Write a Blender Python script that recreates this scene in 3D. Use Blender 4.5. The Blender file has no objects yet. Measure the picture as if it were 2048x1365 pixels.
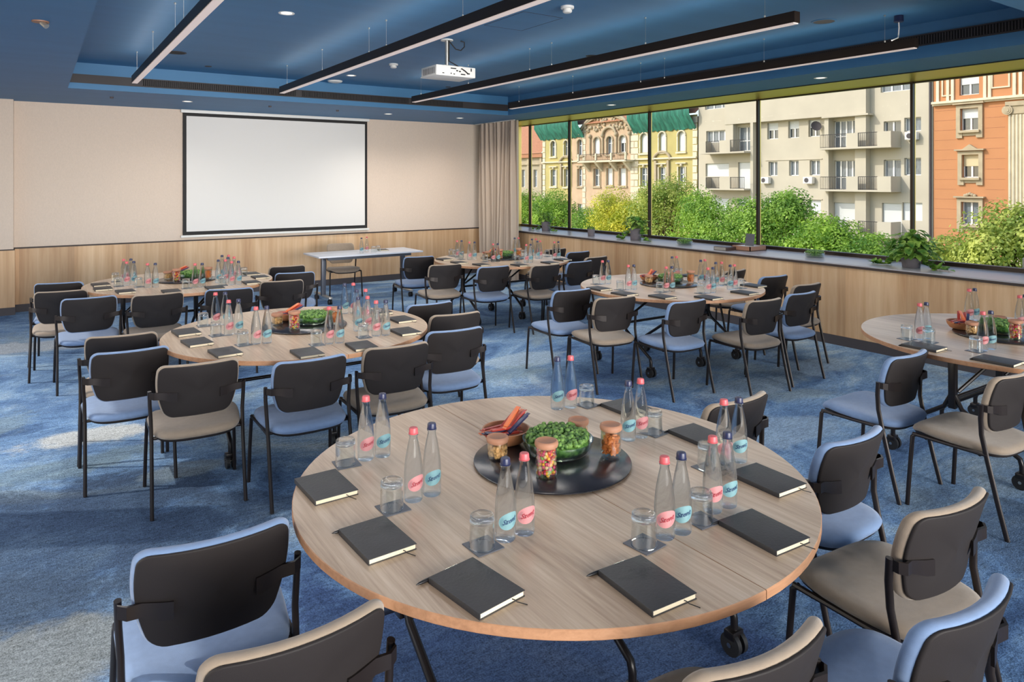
import bpy, bmesh, math, random
from math import pi, sin, cos, radians as R
from mathutils import Vector, Matrix

sc = bpy.context.scene
C = sc.collection
random.seed(7)

# ------------------------------------------------------------------ camera
cam = bpy.data.cameras.new('camera'); camo = bpy.data.objects.new('camera', cam); C.objects.link(camo)
camo.location = (0, 0, 1.74); camo.rotation_euler = (R(90), 0, R(-34.048))
cam.sensor_width = 36; cam.lens = 1406.74 / 2048 * 36; cam.shift_y = -(682.5 - 361.04) / 2048
cam.clip_start = 0.05; cam.clip_end = 400
sc.camera = camo

# ------------------------------------------------------------------ world, sun, exposure
w = bpy.data.worlds.new('world'); sc.world = w; w.use_nodes = True
nt = w.node_tree; nt.nodes.clear()
sky = nt.nodes.new('ShaderNodeTexSky'); sky.sky_type = 'NISHITA'; sky.sun_disc = False
sky.sun_elevation = R(36); sky.sun_rotation = R(-60); sky.air_density = 1.0; sky.dust_density = 1.5; sky.ozone_density = 1.0
bg = nt.nodes.new('ShaderNodeBackground'); bg.inputs[1].default_value = 0.30
wo = nt.nodes.new('ShaderNodeOutputWorld')
nt.links.new(sky.outputs[0], bg.inputs[0]); nt.links.new(bg.outputs[0], wo.inputs[0])
sd = bpy.data.lights.new('sun', 'SUN'); sd.energy = 2.6; sd.angle = R(0.6); sd.color = (1.0, 0.94, 0.84)
so = bpy.data.objects.new('sun', sd); C.objects.link(so)
so.rotation_euler = Vector((1.0, -0.55, -0.85)).to_track_quat('-Z', 'Y').to_euler()
so.location = (-20, 12, 20)
sc.view_settings.view_transform = 'Standard'; sc.view_settings.look = 'None'
sc.view_settings.exposure = -0.05; sc.view_settings.gamma = 1.0
try: sc.view_settings.use_curve_mapping = False
except Exception: pass

def area(name, loc, rot, sx, sy, power, col=(1, 1, 1), spread=180):
    l = bpy.data.lights.new(name, 'AREA'); l.shape = 'RECTANGLE'; l.size = sx; l.size_y = sy
    l.energy = power; l.color = col; l.spread = R(spread)
    o = bpy.data.objects.new(name, l); C.objects.link(o); o.location = loc; o.rotation_euler = rot
    return o
# daylight through the tall windows of the left wall; rear lamp is added fill
area('daylight_left_windows', (-1.93, 5.4, 1.5), (0, R(-90), 0), 2.3, 8.6, 12, (1.0, 0.98, 0.96), 120)
area('rear_fill', (2.2, -2.93, 1.6), (R(92), 0, R(0)), 6.2, 2.1, 180, (1.0, 0.96, 0.91), 62)

# ------------------------------------------------------------------ colour and materials
def lin(c):
    out = []
    for v in c[:3]:
        v = v / 255.0
        out.append(v / 12.92 if v <= 0.04045 else ((v + 0.055) / 1.055) ** 2.4)
    return tuple(out) + (1.0,)
MATS = {}
def new_mat(name):
    m = bpy.data.materials.new(name); m.use_nodes = True
    MATS[name] = m
    return m, m.node_tree, m.node_tree.nodes['Principled BSDF']
def N(nt, t, **kw):
    n = nt.nodes.new(t)
    for k, v in kw.items():
        if k.startswith('i_'): n.inputs[k[2:].replace('_', ' ')].default_value = v
        else: setattr(n, k, v)
    return n
def pbr(name, col, rough=0.5, metal=0.0, spec=0.5, bump=0.0, bscale=200, var=0.0, vscale=6, coat=0.0, sheen=0.0, trans=0.0, stretch=None):
    m, nt, b = new_mat(name)
    b.inputs['Base Color'].default_value = lin(col); b.inputs['Roughness'].default_value = rough
    b.inputs['Metallic'].default_value = metal; b.inputs['Specular IOR Level'].default_value = spec
    b.inputs['Coat Weight'].default_value = coat; b.inputs['Sheen Weight'].default_value = sheen
    if trans: b.inputs['Transmission Weight'].default_value = trans
    tc = N(nt, 'ShaderNodeTexCoord')
    src = tc.outputs['Object']
    if stretch:
        mp = N(nt, 'ShaderNodeMapping'); mp.inputs['Scale'].default_value = stretch
        nt.links.new(src, mp.inputs[0]); src = mp.outputs[0]
    if var:
        n = N(nt, 'ShaderNodeTexNoise'); n.inputs['Scale'].default_value = vscale; n.inputs['Detail'].default_value = 5
        nt.links.new(src, n.inputs['Vector'])
        r = N(nt, 'ShaderNodeValToRGB'); c = lin(col)
        r.color_ramp.elements[0].position = 0.3; r.color_ramp.elements[1].position = 0.7
        r.color_ramp.elements[0].color = tuple(max(0, x * (1 - var)) for x in c[:3]) + (1,)
        r.color_ramp.elements[1].color = tuple(min(1, x * (1 + var)) for x in c[:3]) + (1,)
        nt.links.new(n.outputs[0], r.inputs[0]); nt.links.new(r.outputs[0], b.inputs['Base Color'])
    if bump:
        n2 = N(nt, 'ShaderNodeTexNoise'); n2.inputs['Scale'].default_value = bscale; n2.inputs['Detail'].default_value = 3
        nt.links.new(src, n2.inputs['Vector'])
        bp = N(nt, 'ShaderNodeBump'); bp.inputs['Strength'].default_value = bump; bp.inputs['Distance'].default_value = 0.01
        nt.links.new(n2.outputs[0], bp.inputs['Height']); nt.links.new(bp.outputs[0], b.inputs['Normal'])
    return m

def wood(name, cols, grain='Y', rough=0.45, fine=40, broad=3.0, plank=0.0, spec=0.4):
    """laminate: long grain along one axis, colour from stretched noise"""
    m, nt, b = new_mat(name)
    tc = N(nt, 'ShaderNodeTexCoord'); mp = N(nt, 'ShaderNodeMapping')
    s = {'X': (0.05, 1, 1), 'Y': (1, 0.05, 1), 'Z': (1, 1, 0.05)}[grain]
    mp.inputs['Scale'].default_value = s
    nt.links.new(tc.outputs['Object'], mp.inputs[0])
    wv = N(nt, 'ShaderNodeTexNoise'); wv.inputs['Scale'].default_value = broad; wv.inputs['Detail'].default_value = 3; wv.inputs['Distortion'].default_value = 0.6
    n1 = N(nt, 'ShaderNodeTexNoise'); n1.inputs['Scale'].default_value = fine; n1.inputs['Detail'].default_value = 8; n1.inputs['Roughness'].default_value = 0.65; n1.inputs['Distortion'].default_value = 0.3
    nt.links.new(mp.outputs[0], wv.inputs['Vector']); nt.links.new(mp.outputs[0], n1.inputs['Vector'])
    mx = N(nt, 'ShaderNodeMix', data_type='FLOAT'); mx.inputs[0].default_value = 0.5
    nt.links.new(wv.outputs[0], mx.inputs[2]); nt.links.new(n1.outputs[0], mx.inputs[3])
    r = N(nt, 'ShaderNodeValToRGB'); el = r.color_ramp.elements
    el[0].position = 0.33; el[0].color = lin(cols[0]); el[1].position = 0.66; el[1].color = lin(cols[2])
    e = el.new(0.5); e.color = lin(cols[1])
    nt.links.new(mx.outputs[0], r.inputs[0])
    out = r.outputs[0]
    if plank:
        v = N(nt, 'ShaderNodeSeparateXYZ'); nt.links.new(tc.outputs['Object'], v.inputs[0])
        a = N(nt, 'ShaderNodeMath', operation='ADD')
        if grain == 'Z':
            nt.links.new(v.outputs[0], a.inputs[0]); nt.links.new(v.outputs[1], a.inputs[1])
        else:
            nt.links.new(v.outputs[0], a.inputs[0]); a.inputs[1].default_value = 0
        dv = N(nt, 'ShaderNodeMath', operation='DIVIDE'); dv.inputs[1].default_value = plank
        fl = N(nt, 'ShaderNodeMath', operation='FLOOR'); nt.links.new(a.outputs[0], dv.inputs[0]); nt.links.new(dv.outputs[0], fl.inputs[0])
        wn = N(nt, 'ShaderNodeTexWhiteNoise', noise_dimensions='1D'); nt.links.new(fl.outputs[0], wn.inputs['W'])
        mr = N(nt, 'ShaderNodeMapRange'); mr.inputs[3].default_value = 0.88; mr.inputs[4].default_value = 1.1
        nt.links.new(wn.outputs[0], mr.inputs[0])
        hs = N(nt, 'ShaderNodeHueSaturation'); nt.links.new(mr.outputs[0], hs.inputs['Value']); nt.links.new(out, hs.inputs['Color'])
        out = hs.outputs[0]
    nt.links.new(out, b.inputs['Base Color'])
    b.inputs['Roughness'].default_value = rough; b.inputs['Specular IOR Level'].default_value = spec
    bp = N(nt, 'ShaderNodeBump'); bp.inputs['Strength'].default_value = 0.08; bp.inputs['Distance'].default_value = 0.004
    nt.links.new(n1.outputs[0], bp.inputs['Height']); nt.links.new(bp.outputs[0], b.inputs['Normal'])
    return m

def emis(name, col, s):
    m, nt, b = new_mat(name)
    b.inputs['Base Color'].default_value = lin(col); b.inputs['Emission Color'].default_value = lin(col); b.inputs['Emission Strength'].default_value = s
    return m

def glassy(name, tint=(245, 250, 252), ior=1.33, clear=0.35, rough=0.0):
    """clear glass: refracting body, with part of the light going straight through"""
    m, nt, b = new_mat(name); nt.nodes.remove(b)
    out = nt.nodes['Material Output']
    g = N(nt, 'ShaderNodeBsdfGlass'); g.inputs['Color'].default_value = lin(tint); g.inputs['IOR'].default_value = ior; g.inputs['Roughness'].default_value = rough
    t = N(nt, 'ShaderNodeBsdfTransparent'); t.inputs[0].default_value = lin(tint)
    mx = N(nt, 'ShaderNodeMixShader'); mx.inputs[0].default_value = clear
    nt.links.new(g.outputs[0], mx.inputs[1]); nt.links.new(t.outputs[0], mx.inputs[2]); nt.links.new(mx.outputs[0], out.inputs[0])
    return m
def thin_glass(name, tint=(250, 252, 252), gloss=0.07, fres=True, edge=1.35):
    m, nt, b = new_mat(name); nt.nodes.remove(b)
    out = nt.nodes['Material Output']
    t = N(nt, 'ShaderNodeBsdfTransparent'); t.inputs[0].default_value = lin(tint)
    g = N(nt, 'ShaderNodeBsdfGlossy'); g.inputs['Roughness'].default_value = 0.02; g.inputs['Color'].default_value = (1, 1, 1, 1)
    mx = N(nt, 'ShaderNodeMixShader')
    if fres:
        fr = N(nt, 'ShaderNodeLayerWeight'); fr.inputs[0].default_value = gloss
        nt.links.new(fr.outputs['Facing' if edge > 1.4 else 'Fresnel'], mx.inputs[0])
    else: mx.inputs[0].default_value = gloss
    nt.links.new(t.outputs[0], mx.inputs[1]); nt.links.new(g.outputs[0], mx.inputs[2]); nt.links.new(mx.outputs[0], out.inputs[0])
    return m
def leafy(name, c0, c1, scale=1.2, transl=0.35):
    m, nt, b = new_mat(name); out = nt.nodes['Material Output']
    tc = N(nt, 'ShaderNodeTexCoord'); n = N(nt, 'ShaderNodeTexNoise'); n.inputs['Scale'].default_value = scale; n.inputs['Detail'].default_value = 6
    nt.links.new(tc.outputs['Object'], n.inputs['Vector'])
    r = N(nt, 'ShaderNodeValToRGB'); r.color_ramp.elements[0].position = 0.38; r.color_ramp.elements[1].position = 0.62
    r.color_ramp.elements[0].color = lin(c0); r.color_ramp.elements[1].color = lin(c1)
    nt.links.new(n.outputs[0], r.inputs[0]); nt.links.new(r.outputs[0], b.inputs['Base Color'])
    b.inputs['Roughness'].default_value = 0.55
    tr = N(nt, 'ShaderNodeBsdfTranslucent'); nt.links.new(r.outputs[0], tr.inputs[0])
    mx = N(nt, 'ShaderNodeMixShader'); mx.inputs[0].default_value = transl
    nt.links.new(b.outputs[0], mx.inputs[1]); nt.links.new(tr.outputs[0], mx.inputs[2]); nt.links.new(mx.outputs[0], out.inputs[0])
    return m

M = {}
M['oak'] = wood('table oak laminate', [(150, 122, 98), (188, 162, 136), (214, 192, 168)], 'Y', 0.34, fine=60, broad=5, spec=0.5)
M['oak_edge'] = wood('table edge band', [(150, 108, 78), (176, 130, 96), (190, 146, 112)], 'X', 0.5, fine=60)
M['panel'] = wood('wall oak panel', [(184, 142, 102), (208, 170, 130), (224, 192, 154)], 'Z', 0.5, fine=16, broad=3.2, plank=0.62)
M['seam'] = pbr('table seam', (92, 72, 58), 0.8)
M['blue_fab'] = pbr('light blue upholstery', (116, 140, 176), 0.9, bump=0.25, bscale=900, var=0.06, vscale=40, sheen=0.3)
M['taupe_fab'] = pbr('taupe upholstery', (150, 133, 115), 0.9, bump=0.25, bscale=900, var=0.06, vscale=40, sheen=0.3)
M['shell'] = pbr('black moulded shell', (40, 35, 34), 0.62, spec=0.3, bump=0.12, bscale=700)
M['frame'] = pbr('dark bronze tube', (44, 37, 35), 0.32, metal=0.35)
M['frame_blk'] = pbr('black table frame', (33, 29, 29), 0.3, metal=0.3)
M['rubber'] = pbr('castor rubber', (24, 24, 26), 0.6)
M['chrome'] = pbr('chrome', (190, 185, 178), 0.2, metal=1.0)
M['ceil'] = pbr('blue ceiling paint', (62, 117, 160), 0.6, var=0.05, vscale=2.0, stretch=(0.4, 2.5, 1), bump=0.03, bscale=60)
M['band'] = pbr('dark vent band', (48, 44, 46), 0.6)
M['slot'] = pbr('vent slot black', (12, 11, 12), 0.8)
M['wallfab'] = pbr('beige wall fabric', (216, 198, 182), 0.95, bump=0.15, bscale=300, var=0.035, vscale=90, stretch=(1, 1, 0.5))
M['wallpaint'] = pbr('pale wall paint', (206, 200, 194), 0.9)
M['white'] = pbr('white plastic', (225, 224, 220), 0.45)
M['screen'] = pbr('projection screen fabric', (226, 223, 219), 0.85, bump=0.02, bscale=4)
M['blk'] = pbr('matt black', (26, 24, 25), 0.7)
M['darkstrip'] = pbr('dark trim strip', (58, 46, 42), 0.6)
M['base'] = pbr('dark grey skirting', (74, 68, 70), 0.6)
M['gold'] = pbr('brushed brass cladding', (240, 208, 128), 0.38, metal=1.0, bump=0.05, bscale=30, stretch=(1, 0.2, 1))
M['bronze'] = pbr('dark bronze window frame', (46, 36, 30), 0.4, metal=0.5)
M['sill'] = pbr('grey sill', (168, 166, 172), 0.28, spec=0.7, var=0.03)
M['pane'] = thin_glass('window glass', (250, 252, 251), 0.06)
M['curtain'] = pbr('beige curtain cloth', (196, 178, 160), 0.85, bump=0.1, bscale=400, sheen=0.3)
M['bottle'] = glassy('bottle of water', (246, 250, 253), 1.22, 0.42)
M['tumbler'] = thin_glass('tumbler glass', (250, 252, 252), 0.22, True, 1.5)
M['tumbler_s'] = glassy('tumbler thick base', (252, 253, 253), 1.40, 0.4)
M['jar'] = thin_glass('jar glass', (246, 248, 247), 0.18, True, 1.5)
M['bowlglass'] = thin_glass('frosted bowl glass', (226, 238, 226), 0.42, True, 1.5)
M['cap_r'] = pbr('pink red cap', (196, 86, 92), 0.45)
M['cap_b'] = pbr('dark blue cap', (32, 38, 72), 0.4)
M['lab_r'] = pbr('pink label', (182, 122, 124), 0.6)
M['lab_b'] = pbr('teal label', (108, 146, 152), 0.6)
M['ink_r'] = pbr('red ink', (150, 34, 50), 0.6)
M['ink_b'] = pbr('dark blue ink', (22, 52, 92), 0.6)
M['leather'] = pbr('charcoal notebook cover', (45, 44, 46), 0.5, bump=0.12, bscale=120, var=0.10, vscale=14)
M['deboss'] = pbr('debossed lettering', (14, 13, 14), 0.35)
M['paper'] = pbr('cream page block', (222, 208, 180), 0.8, bump=0.3, bscale=300, stretch=(0.02, 0.02, 3))
M['ribbon'] = pbr('black ribbon', (20, 18, 20), 0.6)
M['coaster'] = pbr('slate grey coaster', (86, 88, 96), 0.5)
M['pen'] = pbr('black pen', (24, 22, 24), 0.35)
M['tray'] = pbr('dark turntable', (34, 32, 37), 0.22, spec=0.6)
M['lid'] = pbr('beech lid', (164, 116, 90), 0.6, var=0.08, vscale=20)
M['woodbowl'] = pbr('wooden bowl', (178, 120, 82), 0.5, var=0.15, vscale=15)
M['moss'] = leafy('green reindeer moss', (56, 96, 40), (132, 170, 84), 60, 0.15)
M['concrete'] = pbr('grey pot', (112, 106, 112), 0.75, var=0.1, vscale=20)
M['leaf'] = leafy('pothos leaf', (62, 118, 40), (164, 200, 92), 14, 0.3)
M['stem'] = pbr('green stem', (86, 116, 50), 0.6)
M['bark'] = pbr('tree bark', (86, 68, 52), 0.9, bump=0.5, bscale=20)
M['box_dark'] = pbr('dark tea box', (70, 52, 46), 0.4)
M['box_wood'] = pbr('walnut tray side', (150, 110, 88), 0.5)
M['desk'] = pbr('pale grey desk top', (206, 208, 216), 0.35)
M['desk_leg'] = pbr('grey metal desk leg', (84, 88, 98), 0.4, metal=0.4)
M['steel'] = pbr('brushed steel', (190, 188, 182), 0.35, metal=0.8)
M['almond'] = pbr('cream nuts', (196, 150, 96), 0.6, var=0.25, vscale=60)
M['orange'] = pbr('orange crackers', (206, 116, 48), 0.6, var=0.2, vscale=50)
for i, c in enumerate([(186, 24, 50), (226, 164, 40), (214, 84, 30), (206, 78, 112), (130, 170, 80), (222, 190, 140)]):
    M['candy%d' % i] = pbr('candy shell %d' % i, c, 0.3)
M['wrap_r'] = pbr('red snack wrapper', (168, 52, 40), 0.35)
M['wrap_b'] = pbr('dark blue snack wrapper', (36, 40, 78), 0.35)
M['wrap_o'] = pbr('orange snack wrapper', (214, 112, 66), 0.35)
M['diff'] = emis('lamp diffuser', (226, 208, 202), 0.40)
M['uplight'] = emis('lamp uplight strip', (255, 246, 235), 6.0)
M['dl'] = emis('downlight lens', (255, 246, 232), 1.2)

# carpet
def carpet():
    m, nt, b = new_mat('blue clouded carpet')
    tc = N(nt, 'ShaderNodeTexCoord')
    def noise(scale, det, dist, sx, sy, ro=0.55, off=0):
        mp = N(nt, 'ShaderNodeMapping'); mp.inputs['Scale'].default_value = (sx, sy, 1); mp.inputs['Location'].default_value = (off, off * 0.7, 0)
        mp.inputs['Rotation'].default_value = (0, 0, R(-20))
        nt.links.new(tc.outputs['Object'], mp.inputs[0])
        n = N(nt, 'ShaderNodeTexNoise'); n.inputs['Scale'].default_value = scale; n.inputs['Detail'].default_value = det
        n.inputs['Distortion'].default_value = dist; n.inputs['Roughness'].default_value = ro
        nt.links.new(mp.outputs[0], n.inputs['Vector']); return n
    big = noise(0.8, 8, 1.1, 1, 1.6, 0.70, 3.1)
    r = N(nt, 'ShaderNodeValToRGB'); el = r.color_ramp.elements
    el[0].position = 0.30; el[0].color = lin((52, 82, 122)); el[1].position = 0.70; el[1].color = lin((172, 190, 200))
    for p, c in ((0.40, (66, 102, 146)), (0.48, (90, 130, 174)), (0.56, (116, 152, 188)), (0.62, (142, 170, 194))):
        e = el.new(p); e.color = lin(c)
    nt.links.new(big.outputs[0], r.inputs[0])
    # second layer: greenish grey veils
    veil = noise(0.6, 7, 1.4, 1, 1, 0.6, 9.4)
    rv = N(nt, 'ShaderNodeValToRGB'); rv.color_ramp.elements[0].position = 0.55; rv.color_ramp.elements[1].position = 0.66
    rv.color_ramp.elements[0].color = (0, 0, 0, 1); rv.color_ramp.elements[1].color = (0.65, 0.65, 0.65, 1)
    nt.links.new(veil.outputs[0], rv.inputs[0])
    mx = N(nt, 'ShaderNodeMix', data_type='RGBA'); nt.links.new(rv.outputs[0], mx.inputs[0]); nt.links.new(r.outputs[0], mx.inputs[6]); mx.inputs[7].default_value = lin((134, 152, 160))
    # pale and dark patches at fixed places
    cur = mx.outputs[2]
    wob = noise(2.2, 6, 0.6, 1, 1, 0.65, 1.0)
    for (x, y, rx, ry, s, col) in [(-0.1, 4.0, 1.5, 0.85, 0.8, (56, 74, 98)), (-0.3, 3.2, 0.9, 0.6, 0.6, (60, 78, 100)), (1.4, 1.9, 1.5, 1.3, 0.85, (48, 74, 120)), (4.2, 1.2, 1.0, 0.7, 0.6, (84, 102, 122)), (3.9, 4.6, 0.8, 0.4, 0.5, (62, 98, 152)), (0.5, 6.6, 0.8, 0.4, 0.4, (74, 108, 152)),  # first two darken the near left: shade put into the colour
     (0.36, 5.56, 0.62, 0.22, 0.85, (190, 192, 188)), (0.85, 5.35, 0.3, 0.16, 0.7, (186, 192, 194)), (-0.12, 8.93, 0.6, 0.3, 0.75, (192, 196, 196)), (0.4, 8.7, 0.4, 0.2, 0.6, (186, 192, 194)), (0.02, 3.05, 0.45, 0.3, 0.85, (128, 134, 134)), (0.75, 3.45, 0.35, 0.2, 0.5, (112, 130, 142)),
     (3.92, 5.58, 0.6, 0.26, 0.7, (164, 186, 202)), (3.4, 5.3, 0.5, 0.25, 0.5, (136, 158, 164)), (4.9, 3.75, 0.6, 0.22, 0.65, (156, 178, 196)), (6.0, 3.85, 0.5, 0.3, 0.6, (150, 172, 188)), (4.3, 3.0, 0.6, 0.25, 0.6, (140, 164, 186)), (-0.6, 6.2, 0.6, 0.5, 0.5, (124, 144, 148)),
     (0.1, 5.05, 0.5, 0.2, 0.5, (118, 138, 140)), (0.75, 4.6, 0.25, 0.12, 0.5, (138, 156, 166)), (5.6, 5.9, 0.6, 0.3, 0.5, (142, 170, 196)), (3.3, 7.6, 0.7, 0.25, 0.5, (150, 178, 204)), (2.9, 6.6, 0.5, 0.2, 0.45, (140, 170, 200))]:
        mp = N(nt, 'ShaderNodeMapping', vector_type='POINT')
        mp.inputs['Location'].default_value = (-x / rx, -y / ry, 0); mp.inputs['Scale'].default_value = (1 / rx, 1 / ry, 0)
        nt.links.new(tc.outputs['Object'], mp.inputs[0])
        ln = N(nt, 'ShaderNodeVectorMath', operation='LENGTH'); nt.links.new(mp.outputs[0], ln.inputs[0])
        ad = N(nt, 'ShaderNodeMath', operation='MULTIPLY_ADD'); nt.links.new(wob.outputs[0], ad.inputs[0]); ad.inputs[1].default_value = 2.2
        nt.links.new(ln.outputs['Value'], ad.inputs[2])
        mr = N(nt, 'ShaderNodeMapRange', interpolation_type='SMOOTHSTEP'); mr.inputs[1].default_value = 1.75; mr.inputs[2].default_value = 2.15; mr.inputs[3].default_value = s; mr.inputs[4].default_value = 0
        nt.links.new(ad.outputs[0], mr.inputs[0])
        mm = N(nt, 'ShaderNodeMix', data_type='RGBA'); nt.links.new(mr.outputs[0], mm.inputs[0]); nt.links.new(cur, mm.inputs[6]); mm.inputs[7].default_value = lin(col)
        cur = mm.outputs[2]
    # pile: fine speckle
    f = N(nt, 'ShaderNodeTexNoise'); f.inputs['Scale'].default_value = 150; f.inputs['Detail'].default_value = 4; nt.links.new(tc.outputs['Object'], f.inputs['Vector'])
    st = noise(14, 5, 0.5, 1, 3.5, 0.6)
    f3 = N(nt, 'ShaderNodeTexNoise'); f3.inputs['Scale'].default_value = 55; f3.inputs['Detail'].default_value = 6; f3.inputs['Roughness'].default_value = 0.75; nt.links.new(tc.outputs['Object'], f3.inputs['Vector'])
    av = N(nt, 'ShaderNodeMath', operation='ADD'); nt.links.new(f3.outputs[0], av.inputs[0]); nt.links.new(f.outputs[0], av.inputs[1])
    sc_ = N(nt, 'ShaderNodeMath', operation='MULTIPLY_ADD'); nt.links.new(st.outputs[0], sc_.inputs[0]); sc_.inputs[1].default_value = 0.55; sc_.inputs[2].default_value = -0.275
    a2 = N(nt, 'ShaderNodeMath', operation='ADD'); nt.links.new(av.outputs[0], a2.inputs[0]); nt.links.new(sc_.outputs[0], a2.inputs[1])
    mr = N(nt, 'ShaderNodeMapRange'); mr.inputs[1].default_value = 0.68; mr.inputs[2].default_value = 1.32; mr.inputs[3].default_value = 0.35; mr.inputs[4].default_value = 1.75
    nt.links.new(a2.outputs[0], mr.inputs[0])
    hs = N(nt, 'ShaderNodeHueSaturation'); hs.inputs['Saturation'].default_value = 0.88; nt.links.new(mr.outputs[0], hs.inputs['Value']); nt.links.new(cur, hs.inputs['Color'])
    nt.links.new(hs.outputs[0], b.inputs['Base Color']); b.inputs['Roughness'].default_value = 0.95; b.inputs['Specular IOR Level'].default_value = 0.1
    bp = N(nt, 'ShaderNodeBump'); bp.inputs['Strength'].default_value = 0.5; bp.inputs['Distance'].default_value = 0.01
    nt.links.new(f.outputs[0], bp.inputs['Height']); nt.links.new(bp.outputs[0], b.inputs['Normal'])
    return m
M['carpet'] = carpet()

# ------------------------------------------------------------------ mesh helpers
class MB:
    def __init__(s): s.v = []; s.f = []; s.m = []
    def add(s, vs, fs, mi=0, T=None):
        o = len(s.v)
        s.v += [tuple(T @ Vector(p)) if T is not None else tuple(p) for p in vs]
        for f in fs: s.f.append(tuple(o + i for i in f)); s.m.append(mi)
        return s
    def box(s, x0, x1, y0, y1, z0, z1, mi=0, bev=0.0, T=None):
        if bev:
            bm = bmesh.new(); bmesh.ops.create_cube(bm, size=1)
            for v in bm.verts: v.co = Vector(((x0 + x1) / 2 + v.co.x * (x1 - x0), (y0 + y1) / 2 + v.co.y * (y1 - y0), (z0 + z1) / 2 + v.co.z * (z1 - z0)))
            bmesh.ops.bevel(bm, geom=bm.edges[:], offset=bev, segments=2, profile=0.6, affect='EDGES', clamp_overlap=True)
            bm.verts.index_update()
            s.add([tuple(v.co) for v in bm.verts], [[v.index for v in f.verts] for f in bm.faces], mi, T); bm.free(); return s
        vs = [(x, y, z) for z in (z0, z1) for y in (y0, y1) for x in (x0, x1)]
        return s.add(vs, [(0, 2, 3, 1), (4, 5, 7, 6), (0, 1, 5, 4), (2, 6, 7, 3), (0, 4, 6, 2), (1, 3, 7, 5)], mi, T)
    def tube(s, pts, r, n=8, mi=0, caps=True, r2=None):
        pts = [Vector(p) for p in pts]; rings = []
        up = None
        for i, p in enumerate(pts):
            d = ((pts[min(i + 1, len(pts) - 1)] - pts[max(i - 1, 0)])).normalized()
            if up is None: up = Vector((0, 0, 1)) if abs(d.z) < 0.9 else Vector((1, 0, 0))
            a = d.cross(up).normalized(); b = a.cross(d).normalized(); up = b
            rr = r[i] if isinstance(r, (list, tuple)) else r
            q = rr if r2 is None else r2
            rings.append([p + a * rr * cos(2 * pi * k / n) + b * q * sin(2 * pi * k / n) for k in range(n)])
        o = len(s.v)
        for rg in rings: s.v += [tuple(x) for x in rg]
        for i in range(len(pts) - 1):
            for k in range(n):
                k2 = (k + 1) % n
                s.f.append((o + i * n + k, o + i * n + k2, o + (i + 1) * n + k2, o + (i + 1) * n + k)); s.m.append(mi)
        if caps:
            s.f.append(tuple(o + k for k in range(n))[::-1]); s.m.append(mi)
            s.f.append(tuple(o + (len(pts) - 1) * n + k for k in range(n))); s.m.append(mi)
        return s
    def lathe(s, prof, n=24, mi=0, cx=0, cy=0, cz=0):
        """prof: list of (r, z); r = 0 closes the end"""
        o = len(s.v); idx = []
        for (r, z) in prof:
            if r <= 1e-6: idx.append([len(s.v)]); s.v.append((cx, cy, cz + z))
            else:
                idx.append(list(range(len(s.v), len(s.v) + n)))
                s.v += [(cx + r * cos(2 * pi * k / n), cy + r * sin(2 * pi * k / n), cz + z) for k in range(n)]
        for a, b in zip(idx[:-1], idx[1:]):
            for k in range(n):
                k2 = (k + 1) % n
                if len(a) == 1 and len(b) == 1: continue
                if len(a) == 1: s.f.append((a[0], b[k2], b[k]))
                elif len(b) == 1: s.f.append((a[k], a[k2], b[0]))
                else: s.f.append((a[k], a[k2], b[k2], b[k]))
                s.m.append(mi)
        return s
    def prism(s, poly, z0, z1, mi=0, T=None):
        n = len(poly)
        vs = [(x, y, z0) for x, y in poly] + [(x, y, z1) for x, y in poly]
        fs = [tuple(range(n))[::-1], tuple(range(n, 2 * n))] + [(i, (i + 1) % n, n + (i + 1) % n, n + i) for i in range(n)]
        return s.add(vs, fs, mi, T)
    def ball(s, c, r, mi=0, n=6, m=4, sq=(1, 1, 1)):
        prof = [(r * sin(pi * i / m), -r * cos(pi * i / m)) for i in range(m + 1)]
        prof[0] = (0, -r); prof[-1] = (0, r)
        t = MB(); t.lathe(prof, n)
        return s.add([(c[0] + x * sq[0], c[1] + y * sq[1], c[2] + z * sq[2]) for x, y, z in t.v], t.f, mi)
    def build(s, name, mats, parent=None, smooth=True, ang=38, loc=None):
        me = bpy.data.meshes.new(name); me.from_pydata(s.v, [], s.f)
        if not isinstance(mats, (list, tuple)): mats = [mats]
        for m in mats: me.materials.append(m)
        if len(mats) > 1: me.polygons.foreach_set('material_index', s.m)
        if smooth:
            me.polygons.foreach_set('use_smooth', [True] * len(me.polygons))
            try: me.set_sharp_from_angle(angle=R(ang))
            except Exception: pass
        me.update()
        o = bpy.data.objects.new(name, me); C.objects.link(o)
        if parent: o.parent = parent
        if loc: o.location = loc
        return o

def tag(o, label=None, cat=None, group=None, kind=None):
    if label: o['label'] = label
    if cat: o['category'] = cat
    if group: o['group'] = group
    if kind: o['kind'] = kind
    return o
def empty(name, loc=(0, 0, 0), rz=0):
    o = bpy.data.objects.new(name, None); C.objects.link(o); o.location = loc; o.rotation_euler = (0, 0, rz); o.empty_display_size = 0.1
    return o
KIDS = {}
def copy_tree(o, parent=None):
    c = o.copy(); C.objects.link(c)
    if parent: c.parent = parent
    for ch in [x for x in o.children]: copy_tree(ch, c)
    return c
def struct(o, label=None):
    o['kind'] = 'structure'
    if label: o['label'] = label
    return o

def text_geo(body, size, shear=0.0, bold=0.0, res=2):
    cu = bpy.data.curves.new('t', 'FONT'); cu.body = body; cu.size = size; cu.align_x = 'CENTER'; cu.align_y = 'CENTER'
    cu.shear = shear; cu.resolution_u = res; cu.offset = bold
    o = bpy.data.objects.new('t', cu); C.objects.link(o)
    dg = bpy.context.evaluated_depsgraph_get(); ev = o.evaluated_get(dg); me = ev.to_mesh()
    vs = [tuple(v.co) for v in me.vertices]; fs = [tuple(p.vertices) for p in me.polygons]
    ev.to_mesh_clear(); bpy.data.objects.remove(o); bpy.data.curves.remove(cu)
    return vs, fs

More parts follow.
